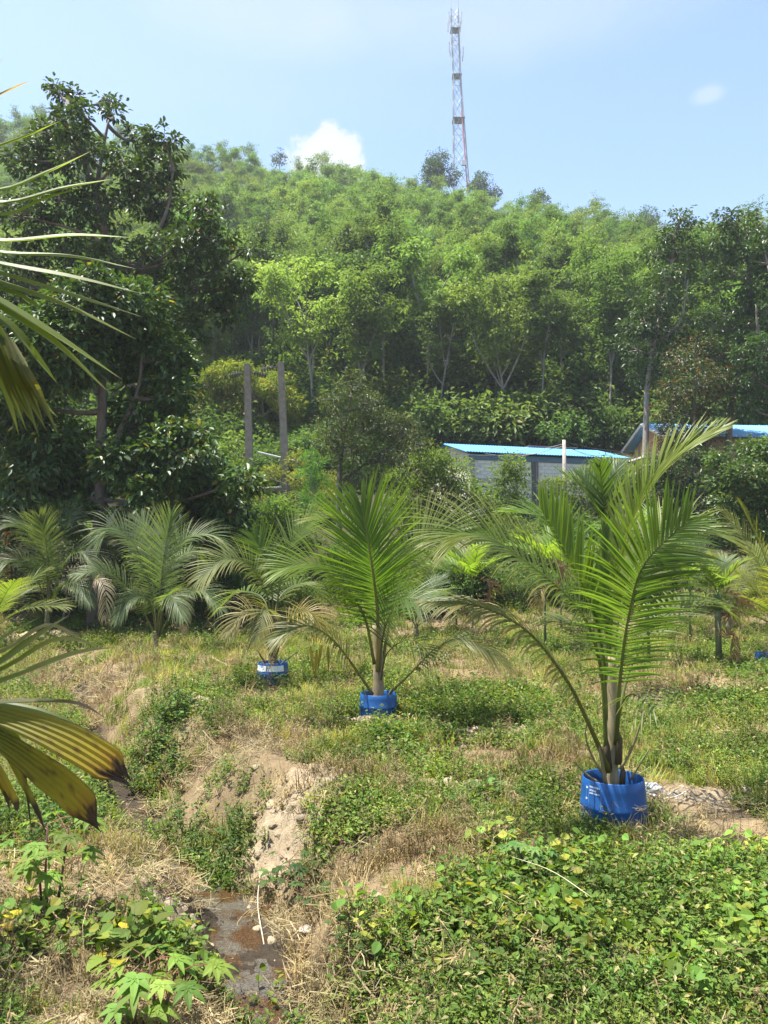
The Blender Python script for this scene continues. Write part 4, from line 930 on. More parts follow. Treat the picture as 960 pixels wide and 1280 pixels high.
# ------------------------------------------------------------------ mast on the hill
def mast():
    b = W(579, 222, 172.0); top = W(571, 14, 172.0); zb = Hs(b.x, b.y) - .3; hgt = top.z - zb
    root = empty('telecom_mast', (b.x, b.y, zb), 'tall grey and red lattice mast standing on top of the hill', 'mast')
    k0 = (top.x - b.x) / (top.z - b.z)
    grey = (.30, .32, .33); red = (.42, .10, .09)
    def corner(i, z):
        t = z / hgt; hw = 2.1 * (1 - t) + .78 * t if t < .8 else .78
        hw = (2.2 + (.85 - 2.2) * min(1, t / .72)) if t < .72 else .85
        return Vector((k0 * z + (-1, 1, 1, -1)[i] * hw + (0), (-1, -1, 1, 1)[i] * hw, z))
    nb = 15; zs = [0]
    for i in range(nb): zs.append(zs[-1] + (1.35 - .055 * i))
    zs = [z * hgt / zs[-1] for z in zs]
    for i in range(4):
        g = Geo(); tube(g, [corner(i, z) for z in zs], .13, 5, grey); o = g.build('leg', M_METAL, root)
    for a, z in enumerate(zs[:-1]):
        z2 = zs[a + 1]
        for i in range(4):
            j = (i + 1) % 4
            for p, q in ((corner(i, z), corner(j, z2)), (corner(j, z), corner(i, z2))):
                g = Geo(); tube(g, [p, q], .055, 4, grey); g.build('brace', M_METAL, root)
            if a % 3 == 0:
                g = Geo(); tube(g, [corner(i, z), corner(j, z)], .06, 4, grey); g.build('strut', M_METAL, root)
    g = Geo(); c = [corner(1, z) + Vector((-.5, -.1, 0)) for z in (0, hgt * .58)]; tube(g, c, .16, 4, (.42, .16, .16)); g.build('cable_tray', M_METAL, root)
    for f in (.55, .73, .92):
        z = hgt * f; c = corner(0, z).lerp(corner(2, z), .5); hw = (corner(1, z) - corner(0, z)).length + .5
        g = Geo(); box(g, c, (hw, hw, .12), (.2, .21, .22)); g.build('platform', M_METAL, root)
    for i in range(4):
        for f in (.955,):
            c = corner(i, hgt * f); d = Vector(((-1, 1, 1, -1)[i], (-1, -1, 1, 1)[i], 0)) * .62
            g = Geo(); box(g, c + d, (.28, .22, 2.6), (.62, .64, .65)); tube(g, [c, c + d], .04, 4, grey); tube(g, [c + d * .85 + Vector((0, 0, -1.6)), c + d * .85 + Vector((0, 0, 1.6))], .04, 4, grey); g.build('antenna', M_METAL, root)
    for z, s in ((.84, -1), (.82, 1)):
        c = corner(0 if s < 0 else 1, hgt * z); g = Geo(); box(g, c + Vector((s * .75, -.1, 0)), (.28, .22, 2.4), (.5, .52, .54)); tube(g, [c, c + Vector((s * .7, 0, 0))], .05, 4, grey); box(g, c + Vector((s * .55, -.1, -1.6)), (.25, .25, 1.2), (.4, .42, .44)); g.build('antenna', M_METAL, root)
    c = corner(1, hgt * .36); g = Geo(); box(g, c + Vector((-.9, -.3, 0)), (1.1, .5, 1.1), (.58, .60, .58)); g.build('equipment_box', M_METAL, root)
    for i in (0, 1):
        g = Geo(); p = corner(i, hgt); tube(g, [p, p + Vector((0, 0, 2.2))], .045, 4, (.25, .26, .27)); g.build('lightning_rod', M_METAL, root)
mast()

# ------------------------------------------------------------------ poles
def big_pole(px0, py0, px1, py1, Y, lab, arms):
    a, b = W(px0, py0, Y), W(px1, py1, Y); zb = Hs(b.x, Y) - .3
    d = (b - a) / (b.z - a.z); foot_ = b + d * (zb - b.z)
    root = empty('concrete_pole', foot_, lab, 'utility pole')
    A = a - foot_; g = Geo()
    w0, w1 = .235, .17
    V = []
    for p, w_ in ((Vector((0, 0, 0)), w0), (A, w1)):
        for sx, sy in ((-1, -1), (1, -1), (1, 1), (-1, 1)): V.append(tuple(p + Vector((sx * w_, sy * w_ * .75, 0))))
    g.add(np.array(V), [np.array([[0, 1, 5, 4], [1, 2, 6, 5], [2, 3, 7, 6], [3, 0, 4, 7], [4, 5, 6, 7]])], (.175, .155, .125)); g.build('shaft', M_CONC, root)
    for (e, l, dz) in arms:                      # strings of dark disc insulators
        s = A + Vector((e * .2, 0, dz)); t = s + Vector((e * l, 0, -l * .22)); g = Geo()
        tube(g, [s, t], .03, 5, (.08, .08, .08))
        for k in range(5):
            c = s.lerp(t, .3 + .16 * k); q = (t - s).normalized() * .035; tube(g, [c - q, c + q], [.17, .13], 8, (.045, .045, .05))
        g.build('insulator', M_METAL, root)
    return root, foot_, A
p1, f1, A1 = big_pole(309, 455, 312, 585, 45, 'left of the two grey concrete utility poles with dark insulators', [(-1, .85, -.55), (1, .95, -.5)])
p2, f2, A2 = big_pole(351, 453, 358, 625, 44, 'right of the two grey concrete utility poles standing clear of the bushes', [(-1, .95, -.25)])
g = Geo(); a, b = W(300, 612, 44.6), W(354, 611, 44.1); tube(g, [a - f2, b - f2], .16, 4, (.32, .31, .28)); g.build('cross_beam', M_CONC, p2)
g = Geo(); a, b = W(322, 565, 44.3), W(372, 577, 44.3); tube(g, [a - f2, b - f2], .05, 5, (.5, .5, .48)); g.build('stay_bar', M_METAL, p2)
def small_pole():
    a = W(705, 550, 39.6); b = foot(706, 39.6); root = empty('service_pole', b, 'thin round pole in front of the block shed carrying thin dark wires', 'utility pole')
    g = Geo(); tube(g, [(0, 0, 0), a - b], [.13, .09], 8, (.30, .27, .23)); g.build('shaft', M_CONC, root, smooth_=True)
    A = a - b
    for (px, py, Y, dz) in ((630, 566, 42, -.15), (600, 566, 41, -.3), (560, 566, 40, -.2), (760, 568, 42, -.15), (780, 566, 42, -.3), (840, 560, 42, -.1)):
        e = W(px, py, Y) - b; s = A + Vector((0, 0, dz)); g = Geo()
        tube(g, [s.lerp(e, t) + Vector((0, 0, -.35 * math.sin(t * math.pi))) for t in (0, .25, .5, .75, 1)], .014, 3, (.03, .03, .035), cap=False); g.build('wire', M_METAL, root)
small_pole()

# ------------------------------------------------------------------ palms
YEL, BRN = np.array([.32, .27, .05]), np.array([.22, .14, .07])
def leaflet_geo(g, base, D, N, L, wd, droop, c0, c1, segs=5, fold=.25, twist=0.0):
    """one folded leaflet: a strip with a midrib, curving down towards its tip"""
    D = Vector(D).normalized(); p = Vector(base); wpro = (.55, 1, .95, .72, .42, .04)
    V = []; C = []
    for k in range(segs + 1):
        t = k / segs
        S = D.cross(N)
        if S.length < 1e-4: S = D.cross(Vector((1, .1, 0)))
        S.normalize(); Nn = S.cross(D)
        if twist: q = Quaternion(D, twist * t); S = q @ S; Nn = q @ Nn
        i = t * 5; a = int(min(4, i)); wk = wd * (wpro[a] + (wpro[a + 1] - wpro[a]) * (i - a)) / 2
        V += [tuple(p - S * wk + Nn * wk * fold), tuple(p), tuple(p + S * wk + Nn * wk * fold)]
        cc = np.asarray(c0) * (1 - t) + np.asarray(c1) * t; C += [cc, cc * .9 + .02 * np.array([1, 1, .4]), cc]
        p = p + D * (L / segs); D = (D + Vector((0, 0, -1)) * droop * (.35 + t) / segs * 2).normalized()
    F_ = []
    for k in range(segs):
        b = 3 * k; F_ += [[b, b + 1, b + 4, b + 3], [b + 1, b + 2, b + 5, b + 4]]
    g.add(np.array(V), [np.array(F_)], np.array(C))
def frond(root, O, pts, hint, n=42, L=.8, wd=.026, t0=.28, droop=.35, vee=.35, a0=68, a1=22, sides=(1, 1), col=(.075, .13, .022), tip=None, rcol=(.13, .15, .045), r0=.022,
          r1=.004, seed=0, single=None, dead=0.0, stop=1.0, label=None, profile=None):
    """a pinnate frond: rachis object with its leaflets as children"""
    r = random.Random(seed); P = catmull(pts, 46)
    P = [Vector(p) - Vector(O) for p in P]; m = len(P)
    gr = Geo(); tube(gr, P, [r0 + (r1 - r0) * (k / (m - 1)) ** .7 for k in range(m)], 6, rcol, flat=.7)
    ro = gr.build('frond', M_PALM, root, smooth_=True)
    if label: ro['label'] = label
    gl = Geo(); hint = Vector(hint); singles = []
    for i in range(n):
        for s in (0, 1):
            u = (i + .5 + r.uniform(-.25, .25)) / n
            if u > stop or sides[s] <= 0: continue
            t = t0 + (1 - t0) * u; f_ = t * (m - 1); k = min(m - 2, int(f_)); q = f_ - k
            p = P[k].lerp(P[k + 1], q); T = (P[min(m - 1, k + 2)] - P[max(0, k - 1)]).normalized()
            N = hint - T * hint.dot(T)
            if N.length < .05: N = Vector((0, -1, 0))
            N.normalize(); S = T.cross(N) * (1 if s else -1)
            an = rad(a0 + (a1 - a0) * u ** 1.3 + r.uniform(-4, 4)); ve = vee * r.uniform(.7, 1.3)
            D = T * math.cos(an) + (S * math.cos(ve) + N * math.sin(ve)) * math.sin(an)
            pr = (math.sin(math.pi * min(1, .17 + .62 * u)) ** .8) * (1 - .45 * max(0, u - .75) / .25)
            l = L * pr * r.uniform(.92, 1.06) * sides[s]
            v = r.uniform(.8, 1.2); c = np.asarray(col) * v; c1 = c.copy()
            if tip is not None: c1 = np.asarray(tip) * r.uniform(.8, 1.15)
            if r.random() < dead: c, c1 = YEL * r.uniform(.6, 1), BRN
            g = gl
            if single is not None and single[0] > 0:
                g = Geo(); singles.append(g); single[0] -= 1
            leaflet_geo(g, p, D, N, l, wd * r.uniform(.85, 1.15), droop * r.uniform(.6, 1.4), c, c1, twist=r.uniform(-.5, .5))
    for g in singles: g.build('leaflet', M_PALM, ro)
    if gl.n: tag(gl.build('leaflets', M_PALM, ro), kind='stuff')
    return ro
def palm_stem(root, O, pts, r0, r1, col=(.23, .18, .11)):
    g = Geo(); P = [Vector(p) - Vector(O) for p in catmull(pts, 16)]
    tube(g, P, [r0 + (r1 - r0) * k / 15 + (.006 if k % 3 == 0 else 0) for k in range(16)], 10, [col] and col); return g.build('stem', M_BARK, root, smooth_=True)
def FP(pts): return [W(a, b, c) for a, b, c in pts]
POTW = []
def pot(c, R, h, label, col=(.006, .062, .21), text=False, band=False, tilt=0.0):
    root = empty('drum_planter', c, label, 'planter'); root.rotation_euler = (tilt, 0, 0)
    prof = [(R * 1.06, -.06), (R * 1.07, h * .12), (R * 1.055, h * .42), (R * 1.075, h * .455), (R * 1.075, h * .49), (R * 1.05, h * .52), (R * 1.02, h * .80), (R * .985, h * .985), (R * .965, h), (R * .945, h * .985), (R * .95, h * .7), (R * .99, 0)]
    n = 56; V = []
    for rr_, z in prof:
        for k in range(n):
            a = k / n * 2 * math.pi; V.append((rr_ * math.cos(a), rr_ * math.sin(a), z))
    F_ = [[i * n + k, i * n + (k + 1) % n, (i + 1) * n + (k + 1) % n, (i + 1) * n + k] for i in range(len(prof) - 1) for k in range(n)]
    g = Geo(); g.add(np.array(V), [np.array(F_)], col); g.build('drum_wall', M_PLAST, root, smooth_=True)
    g = Geo(); a = np.linspace(0, 2 * math.pi, 41)[:-1]; rr_ = np.random.default_rng(8)
    V = [(0, 0, h * .62)]; 
    for q in (.4, .75, .97):
        for t in a: V.append((R * q * math.cos(t), R * q * math.sin(t), h * .6 + rr_.normal(0, .012)))
    F3 = [[0, 1 + k, 1 + (k + 1) % 40] for k in range(40)]; F4 = [[1 + i * 40 + k, 1 + (i + 1) * 40 + k, 1 + (i + 1) * 40 + (k + 1) % 40, 1 + i * 40 + (k + 1) % 40] for i in range(2) for k in range(40)]
    g.add(np.array(V), [np.array(F3), np.array(F4)], (.13, .09, .05)); g.build('soil', M_STONE, root)
    def patch(g, a0, a1, z0, z1, c_, off=.003):
        def rad_at(z): 
            zz = [p[1] for p in prof[:9]]; return float(np.interp(z, zz, [p[0] for p in prof[:9]])) + off
        m = max(2, int(abs(a1 - a0) / .05)); V = []
        for k in range(m + 1):
            t = a0 + (a1 - a0) * k / m; V += [(rad_at(z0) * math.cos(t), rad_at(z0) * math.sin(t), z0), (rad_at(z1) * math.cos(t), rad_at(z1) * math.sin(t), z1)]
        g.add(np.array(V), [np.array([[2 * k, 2 * k + 2, 2 * k + 3, 2 * k + 1] for k in range(m)])], c_)
    if text:                                    # worn white printing: unreadable lines inside a thin ruled box
        g = Geo(); wt = (.42, .48, .56); rt = random.Random(6)
        base = rad(270 - 62)
        for row, (z, hh, ext) in enumerate(((.885, .022, .38), (.82, .02, .26), (.765, .017, .38))):
            t = 0
            while t < ext:
                wl = rt.uniform(.012, .03); patch(g, base + t, base + min(ext, t + wl), h * z - hh * h * (1 if rt.random() < .4 else .8), h * z + hh * h * (1 if rt.random() < .5 else .7), wt); t += wl + rt.choice((.006, .008, .02))
        for z in (.95, .74): patch(g, base - .17, base - .09, h * (z - .12), h * (z - .08), wt)
        patch(g, base - .04, base - .033, h * .52, h * .93, (.22, .34, .52)); patch(g, base + .42, base + .428, h * .5, h * .86, (.22, .34, .52)); patch(g, base - .15, base - .143, h * .6, h * .9, (.2, .32, .5))
        g.build('print', M_PLAST, root)
    if band:
        for a0, a1 in ((198, 253), (257, 322)):
            g = Geo(); patch(g, rad(a0), rad(a1), h * .60, h * .88, (.62, .66, .68)); g.build('white_label', M_PLAST, root)
    return root
def stub(root, O, pts, r0=.016, col=(.14, .12, .05)):
    g = Geo(); tube(g, [p - Vector(O) for p in catmull(pts, 8)], np.linspace(r0, r0 * .45, 8), 6, col, flat=.7); return g.build('dead_petiole', M_BARK, root, smooth_=True)
# --- palm 1, the big one at the right
Y1 = 7.0; c1 = W(767, 1012, Y1); c1.z = Hs(c1.x, Y1); gz = c1.z
pot(c1, .27, .44, 'big blue drum planter at right with faint white printing near its rim', text=True)
O = Vector((c1.x, c1.y, c1.z + .22)); pr = empty('coconut_palm', O, 'largest young coconut palm, growing from the big blue drum at right', 'palm')
palm_stem(pr, O, [O, O + Vector((0, 0, .35)), W(766, 890, Y1), W(764, 820, Y1)], .052, .042, (.24, .20, .11))
SG = [298]
GR, GRL, GRY = (.09, .155, .028), (.18, .27, .032), (.19, .205, .05)
frond(pr, O, FP([(770, 930, 6.95), (775, 850, 6.78), (786, 770, 6.6), (806, 705, 6.45), (862, 648, 6.35)]), (.1, -1, .45), 64, .74, .023, .24, .34, .25, 74, 34, (1, .85), (.085, .15, .028), None, (.15, .17, .05), .026, .005, 1, SG)
frond(pr, O, FP([(758, 940, 6.95), (750, 830, 6.9), (722, 760, 6.75), (652, 698, 6.6), (600, 668, 6.5), (562, 676, 6.4)]), (.25, -.55, .8), 64, .74, .021, .32, .5, .25, 62, 18, (1, 1), GR, GRY, (.15, .18, .05), .024, .004, 2, SG)
frond(pr, O, FP([(760, 900, 7.0), (752, 805, 7.05), (736, 748, 7.05), (706, 690, 7.05), (676, 634, 7.05)]), (.25, -1, .15), 52, .60, .036, .30, -.02, .12, 40, 24, (.1, 1), GRL, GRL, (.10, .14, .03), .020, .004, 3, SG)  # young fan: leaf colour raised to yellow green to carry its backlit glow
frond(pr, O, FP([(764, 890, 7.05), (764, 780, 7.1), (782, 670, 7.15), (825, 590, 7.2), (898, 538, 7.25)]), (-.65, -.55, .5), 62, .56, .024, .36, .22, .7, 34, 14, (1, 1), (.13, .20, .032), (.20, .24, .06), (.17, .20, .06), .022, .004, 4, SG)
frond(pr, O, FP([(766, 890, 7.1), (772, 780, 7.25), (800, 700, 7.5), (850, 662, 7.6), (905, 668, 7.6)]), (-.2, -.5, .8), 34, .70, .024, .34, .45, .3, 62, 22, (1, 1), GR, GRY, (.14, .16, .05), .022, .004, 5, SG)
frond(pr, O, FP([(762, 965, 6.92), (736, 905, 6.8), (708, 850, 6.65), (660, 790, 6.5), (600, 758, 6.42), (535, 752, 6.4)]), (.25, -.5, .85), 40, .42, .022, .3, 1.0, -.1, 58, 14, (1, 1), (.10, .14, .03), (.24, .20, .09), (.17, .17, .05), .026, .005, 6, SG, dead=.12)
frond(pr, O, FP([(760, 880, 7.1), (742, 770, 7.3), (715, 690, 7.6), (690, 650, 7.8), (640, 640, 8.0)]), (.3, -.4, .8), 30, .6, .024, .34, .3, .3, 60, 20, (1, 1), (.075, .14, .022), GRL, (.14, .16, .05), .02, .004, 7)
frond(pr, O, FP([(762, 870, 7.0), (758, 790, 6.98), (756, 720, 6.98), (757, 660, 7.0)]), (.2, -1, .1), 26, .34, .02, .3, .0, .1, 16, 8, (1, 1), (.12, .19, .035), (.16, .22, .05), (.15, .19, .05), .018, .004, 8)
frond(pr, O, FP([(772, 900, 7.15), (790, 830, 7.4), (830, 770, 7.7), (880, 750, 7.9), (925, 775, 8.0)]), (-.2, -.3, .9), 28, .6, .022, .34, .6, .15, 66, 24, (1, 1), (.075, .12, .03), GRY, (.14, .16, .05), .02, .004, 9)
frond(pr, O, FP([(772, 925, 6.9), (776, 885, 6.75), (790, 868, 6.5), (818, 885, 6.3)]), (-.2, -.4, .9), 9, .42, .018, .45, .4, .05, 70, 35, (1, 1), (.06, .10, .025), GRY, (.13, .14, .05), .014, .004, 10)
frond(pr, O, FP([(766, 930, 7.1), (775, 850, 7.45), (745, 790, 7.9), (690, 770, 8.2)]), (.1, -.3, .9), 22, .5, .022, .4, .5, .1, 66, 24, (1, 1), (.06, .10, .025), GRY, (.13, .14, .05), .018, .004, 11)
for q, rr_ in (([(775, 962, 6.9), (790, 935, 6.87), (806, 888, 6.85)], .02), ([(788, 975, 6.95), (800, 955, 6.92), (812, 936, 6.9)], .014), ([(752, 965, 6.88), (740, 945, 6.85), (732, 920, 6.83), (734, 900, 6.83)], .012), ([(748, 978, 6.85), (733, 968, 6.82), (716, 950, 6.8)], .012),
               ([(758, 985, 6.9), (752, 950, 6.86), (748, 930, 6.85)], .022)): stub(pr, O, FP(q), rr_, (.16, .13, .06))
for k in range(5):
    g = Geo(); a = k * 1.3; s = Vector((math.cos(a) * .07, math.sin(a) * .07, .1 + .06 * k)); tube(g, [s, s * 1.3 + Vector((0, 0, .12)), s * 1.15 + Vector((0, 0, .24))], [.035, .03, .004], 5, (.075, .055, .03), flat=.4); g.build('leaf_sheath', M_BARK, pr, smooth_=True)
# --- palm 2, middle
Y2 = 11.6; c2 = W(473, 893, Y2); c2.z = Hs(c2.x, Y2)
pot(c2, .27, .34, 'small looking blue drum planter half hidden by weeds in the middle of the field')
O = Vector((c2.x, c2.y, c2.z + .15)); pr = empty('coconut_palm', O, 'coconut palm in the middle with one broad upright frond, in a weed covered drum', 'palm')
palm_stem(pr, O, [O, O + Vector((0, 0, .4)), W(473, 820, Y2), W(471, 780, Y2)], .085, .065)
frond(pr, O, FP([(472, 840, 11.5), (472, 770, 11.35), (467, 722, 11.2), (460, 676, 11.1), (452, 636, 11.1)]), (.05, -1, .3), 96, 1.15, .025, .2, .16, .2, 70, 10, (1, 1), (.10, .175, .024), (.14, .21, .028), (.24, .20, .09), .032, .006, 21)
frond(pr, O, FP([(468, 830, 11.5), (455, 770, 11.3), (425, 725, 11.1), (390, 706, 10.9), (345, 712, 10.8)]), (.2, -.6, .8), 50, .75, .024, .3, .4, .3, 64, 18, (1, 1), (.10, .18, .02), (.15, .22, .025), (.18, .19, .06), .026, .005, 22)
frond(pr, O, FP([(478, 830, 11.6), (490, 760, 11.7), (508, 705, 11.6), (535, 672, 11.4), (568, 668, 11.2)]), (-.3, -.6, .7), 54, .95, .024, .3, .35, .25, 74, 22, (1, 1), (.075, .12, .03), (.20, .21, .09), (.2, .2, .08), .026, .005, 23)
frond(pr, O, FP([(466, 868, 11.5), (440, 830, 11.3), (412, 796, 11.1), (380, 782, 10.9), (340, 800, 10.8)]), (.1, -.4, .9), 38, .72, .028, .28, .75, .2, 70, 20, (1, 1), (.085, .12, .025), (.22, .19, .06), (.17, .16, .06), .026, .005, 24, dead=.1)
frond(pr, O, FP([(482, 872, 11.5), (510, 845, 11.3), (548, 808, 11.1), (585, 800, 10.9), (640, 835, 10.7)]), (-.1, -.4, .9), 38, .62, .028, .3, .85, .0, 60, 14, (1, 1), (.10, .13, .03), (.26, .22, .09), (.17, .16, .06), .026, .005, 25, dead=.06)
frond(pr, O, FP([(474, 830, 11.7), (480, 760, 12.0), (470, 690, 12.4), (430, 650, 12.8), (390, 650, 13.0)]), (.2, -.3, .9), 34, .8, .026, .3, .35, .3, 68, 20, (1, 1), (.06, .11, .022), GRY, (.16, .16, .06), .024, .005, 26)
frond(pr, O, FP([(474, 830, 11.8), (485, 770, 12.2), (520, 740, 12.7), (560, 760, 13.0)]), (-.2, -.3, .9), 30, .8, .026, .3, .45, .2, 70, 24, (1, 1), (.06, .11, .022), GRY, (.16, .16, .06), .024, .005, 27)
frond(pr, O, FP([(474, 840, 11.4), (480, 790, 11.1), (500, 750, 10.8), (540, 752, 10.5)]), (-.1, -.6, .8), 32, .75, .026, .25, .45, .15, 80, 30, (1, 1), (.05, .10, .024), (.08, .13, .04), (.16, .16, .06), .022, .005, 28)
frond(pr, O, FP([(476, 850, 11.4), (485, 815, 11.2), (515, 800, 11.0), (545, 825, 10.9)]), (-.1, -.5, .9), 14, .5, .02, .4, .5, .0, 70, 30, (1, 1), (.06, .10, .03), GRY, (.13, .13, .05), .016, .004, 29)
for q in ([(478, 880, 11.45), (486, 868, 11.42), (492, 858, 11.4)], [(466, 884, 11.45), (456, 868, 11.42), (452, 856, 11.4)]): stub(pr, O, FP(q), .018)
for k, (x0, y0) in enumerate(((402, 806), (396, 812), (410, 808), (388, 808))):     # hanging yellow leaflets
    p = W(x0, y0, 11.05); g = Geo(); leaflet_geo(g, p - O, (.1 * (k - 1.5), -.05, -1), Vector((0, -1, 0)), .36 + .06 * (k % 2), .045, .3, (.34, .28, .03), (.16, .09, .03)); g.build('yellow_leaflet', M_PALM, pr)
# --- palm 3 with the white banded planter
Y3 = 14.7; c3 = W(341, 848, Y3); c3.z = Hs(c3.x, Y3)
pot(c3, .28, .38, 'blue drum planter with a white band, leftmost of the planters', band=True)
O = Vector((c3.x, c3.y, c3.z + .12)); pr = empty('coconut_palm', O, 'coconut palm with drooping straw coloured lower fronds in the white banded planter', 'palm')
palm_stem(pr, O, [O, O + Vector((0, 0, .4)), W(342, 795, Y3), W(342, 770, Y3)], .09, .07, (.12, .10, .07))
for k, (pts, hint, n, L, dr, c, tp) in enumerate([
    ([(340, 800, 14.6), (334, 745, 14.5), (310, 706, 14.3), (280, 700, 14.0), (250, 722, 13.8)], (.3, -.5, .8), 34, .75, .55, (.10, .14, .04), (.25, .24, .10)),
    ([(342, 800, 14.7), (340, 740, 14.7), (332, 700, 14.7), (318, 672, 14.7)], (.3, -1, .2), 30, .7, .15, (.08, .15, .03), (.12, .19, .04)),
    ([(343, 800, 14.7), (350, 730, 14.7), (365, 680, 14.7), (395, 645, 14.7)], (-.5, -.8, .4), 34, .75, .2, (.09, .16, .03), (.16, .20, .06)),
    ([(338, 820, 14.6), (325, 775, 14.4), (305, 765, 14.2), (285, 790, 14.1)], (.2, -.5, .9), 22, .6, .9, (.24, .22, .10), (.36, .30, .16)),
    ([(345, 820, 14.6), (360, 775, 14.4), (385, 765, 14.2), (400, 785, 14.1)], (-.2, -.5, .9), 22, .6, .9, (.25, .20, .05), (.34, .24, .09)),
    ([(342, 810, 14.5), (340, 770, 14.1), (330, 765, 13.8), (318, 800, 13.6)], (.1, -.6, .9), 22, .6, .8, (.10, .12, .05), (.26, .20, .06)),
    ([(343, 800, 14.8), (348, 750, 15.2), (375, 730, 15.6), (405, 745, 15.8)], (-.2, -.3, .9), 26, .7, .5, (.06, .11, .025), GRY),
    ([(340, 800, 14.8), (330, 750, 15.2), (300, 740, 15.6), (275, 760, 15.8)], (.2, -.3, .9), 26, .7, .5, (.06, .11, .025), GRY)]):
    frond(pr, O, FP(pts), hint, n, L, .03, .3, dr, .25, 68, 18, (1, 1), c, tp, (.18, .18, .07), .024, .005, 40 + k)
for q in ([(344, 838, 14.6), (356, 826, 14.5), (372, 815, 14.4)], [(336, 835, 14.6), (326, 820, 14.5), (322, 812, 14.45)]): stub(pr, O, FP(q), .022, (.10, .07, .04))
# --- palms growing straight from the ground, each with its own fronds
def ground_palm(px, py, Y, h, label, seed, n=9, L=.75, col=(.075, .125, .03), tip=(.15, .18, .06), flen=2.2, lift=(30, 80), up=None, stem_h=.5, droop=.5, dead=1, name='coconut_palm', wd=.024, azs=None, stem_r=.08, nl=46):
    r = random.Random(seed); x = (px - 480) / F * Y; O = Vector((x, Y, Hs(x, Y) - .05)); pr = empty(name, O, label, 'palm')
    palm_stem(pr, O, [O, O + Vector((r.uniform(-.03, .03), 0, stem_h * .5)), O + Vector((r.uniform(-.05, .05), 0, stem_h))], stem_r, stem_r * .8, (.15, .13, .08))
    for k in range(n):
        a = (azs[k] if azs else k / n * 6.283 + r.uniform(-.3, .3)); el = rad(lift[0] + (lift[1] - lift[0]) * ((k * .618) % 1))
        fl = flen * r.uniform(.8, 1.1); q = O + Vector((0, 0, stem_h * .8)); hd = Vector((math.cos(a), math.sin(a), 0)); pts = [q]; e = el
        for s in range(4):
            q = q + (hd * math.cos(e) + Vector((0, 0, 1)) * math.sin(e)) * fl / 4; pts.append(q); e -= rad(r.uniform(12, 24)) * (1.5 - el)
        isd = k < dead
        frond(pr, O, pts, Vector((0, -.25, 1)) - hd * .6, nl, L, wd, .26, droop * (1.6 if isd else 1), .25, 68, 18, (1, 1), (.22, .17, .08) if isd else np.asarray(col) * r.uniform(.8, 1.2), (.28, .2, .1) if isd else tip, (.17, .17, .07), .024, .005, seed * 20 + k)
    return pr
def made_palm(px, Y, label, fronds, seed, col, tip, stem_h=.6, sr=.075, nl=56, wd=.024):
    x = (px - 480) / F * Y; O = Vector((x, Y, Hs(x, Y) - .05)); q = empty('coconut_palm', O, label, 'palm'); palm_stem(q, O, [O, O + Vector((0, 0, stem_h * .5)), O + Vector((0, 0, stem_h))], sr, sr * .8, (.15, .14, .08)); r = random.Random(seed)
    for k, (pts, dy, hint, L, dr) in enumerate(fronds):
        n = len(pts); P = [W(a, b, Y + dy * i / (n - 1)) for i, (a, b) in enumerate(pts)]
        frond(q, O, P, hint, nl, L, wd, .2, dr, .22, 66, 14, (1, 1), np.asarray(col) * r.uniform(.8, 1.2), tip, (.18, .18, .08), .026, .005, seed * 20 + k)
made_palm(197, 19.8, 'pale green coconut palm growing from the ground left of the banded planter', [
    ([(197, 795), (200, 740), (206, 690), (214, 642)], -.4, (.1, -1, .3), 1.0, .4), ([(195, 790), (184, 720), (166, 678), (140, 660), (122, 676)], -.8, (.3, -.5, .8), .95, .6), ([(194, 795), (170, 748), (132, 714), (96, 718)], -.9, (.2, -.4, .9), .7, .7),
    ([(199, 790), (212, 715), (230, 676), (262, 668), (285, 690)], .3, (-.3, -.5, .8), .95, .6), ([(199, 795), (224, 752), (252, 738), (276, 762)], -.5, (-.2, -.4, .9), .75, .7), ([(196, 790), (190, 720), (185, 680), (176, 648)], .8, (.2, -1, .2), .9, .4),
    ([(197, 795), (186, 752), (165, 748), (145, 775)], -1.0, (.1, -.5, .9), .6, .8), ([(198, 795), (205, 752), (215, 745), (228, 772)], -1.2, (0, -.5, .9), .7, .8), ([(198, 790), (215, 710), (245, 690), (255, 720)], 1.4, (0, -.3, .9), .8, .6)], 5, (.085, .14, .05), (.20, .24, .12))
made_palm(62, 22.5, 'dark shaded coconut palm at far left under the big tree', [
    ([(62, 765), (64, 710), (72, 668), (92, 640)], .3, (-.2, -1, .3), .95, .4), ([(61, 765), (56, 705), (40, 665), (16, 655)], -.5, (.3, -.5, .8), .95, .6), ([(60, 768), (45, 720), (20, 700), (-5, 715)], -.8, (.2, -.4, .9), .8, .7), ([(63, 765), (78, 710), (100, 690), (122, 712)], -.6, (-.2, -.4, .9), .9, .7),
    ([(62, 765), (60, 705), (56, 672), (50, 648)], -.5, (.1, -1, .3), .9, .4), ([(63, 768), (75, 735), (95, 730), (112, 755)], -1.0, (0, -.4, .9), .7, .7), ([(62, 765), (80, 700), (120, 672), (140, 690)], .9, (0, -.4, .9), .9, .6)], 6, (.055, .095, .03), (.12, .15, .07), .8)  # darker leaf colours stand in for the shade under the big tree
ground_palm(-8, 770, 21, 2.4, 'coconut palm mostly cut off by the left edge in front of the tin hut', 16, 8, .8, (.09, .14, .03), (.2, .22, .06), 2.4, (40, 75), stem_h=.6, droop=.5, dead=0)
ground_palm(985, 820, 17.5, 3.4, 'coconut palm with yellowish arching fronds cut off by the right edge', 7, 11, .8, (.12, .16, .025), (.24, .23, .045), 2.9, (32, 78), stem_h=.8, droop=.5, azs=[3.3, 2.9, 3.6, 2.4, 4.2, .5, 1.6, 5.2, 3.1, 2.0, 4.7], dead=0)
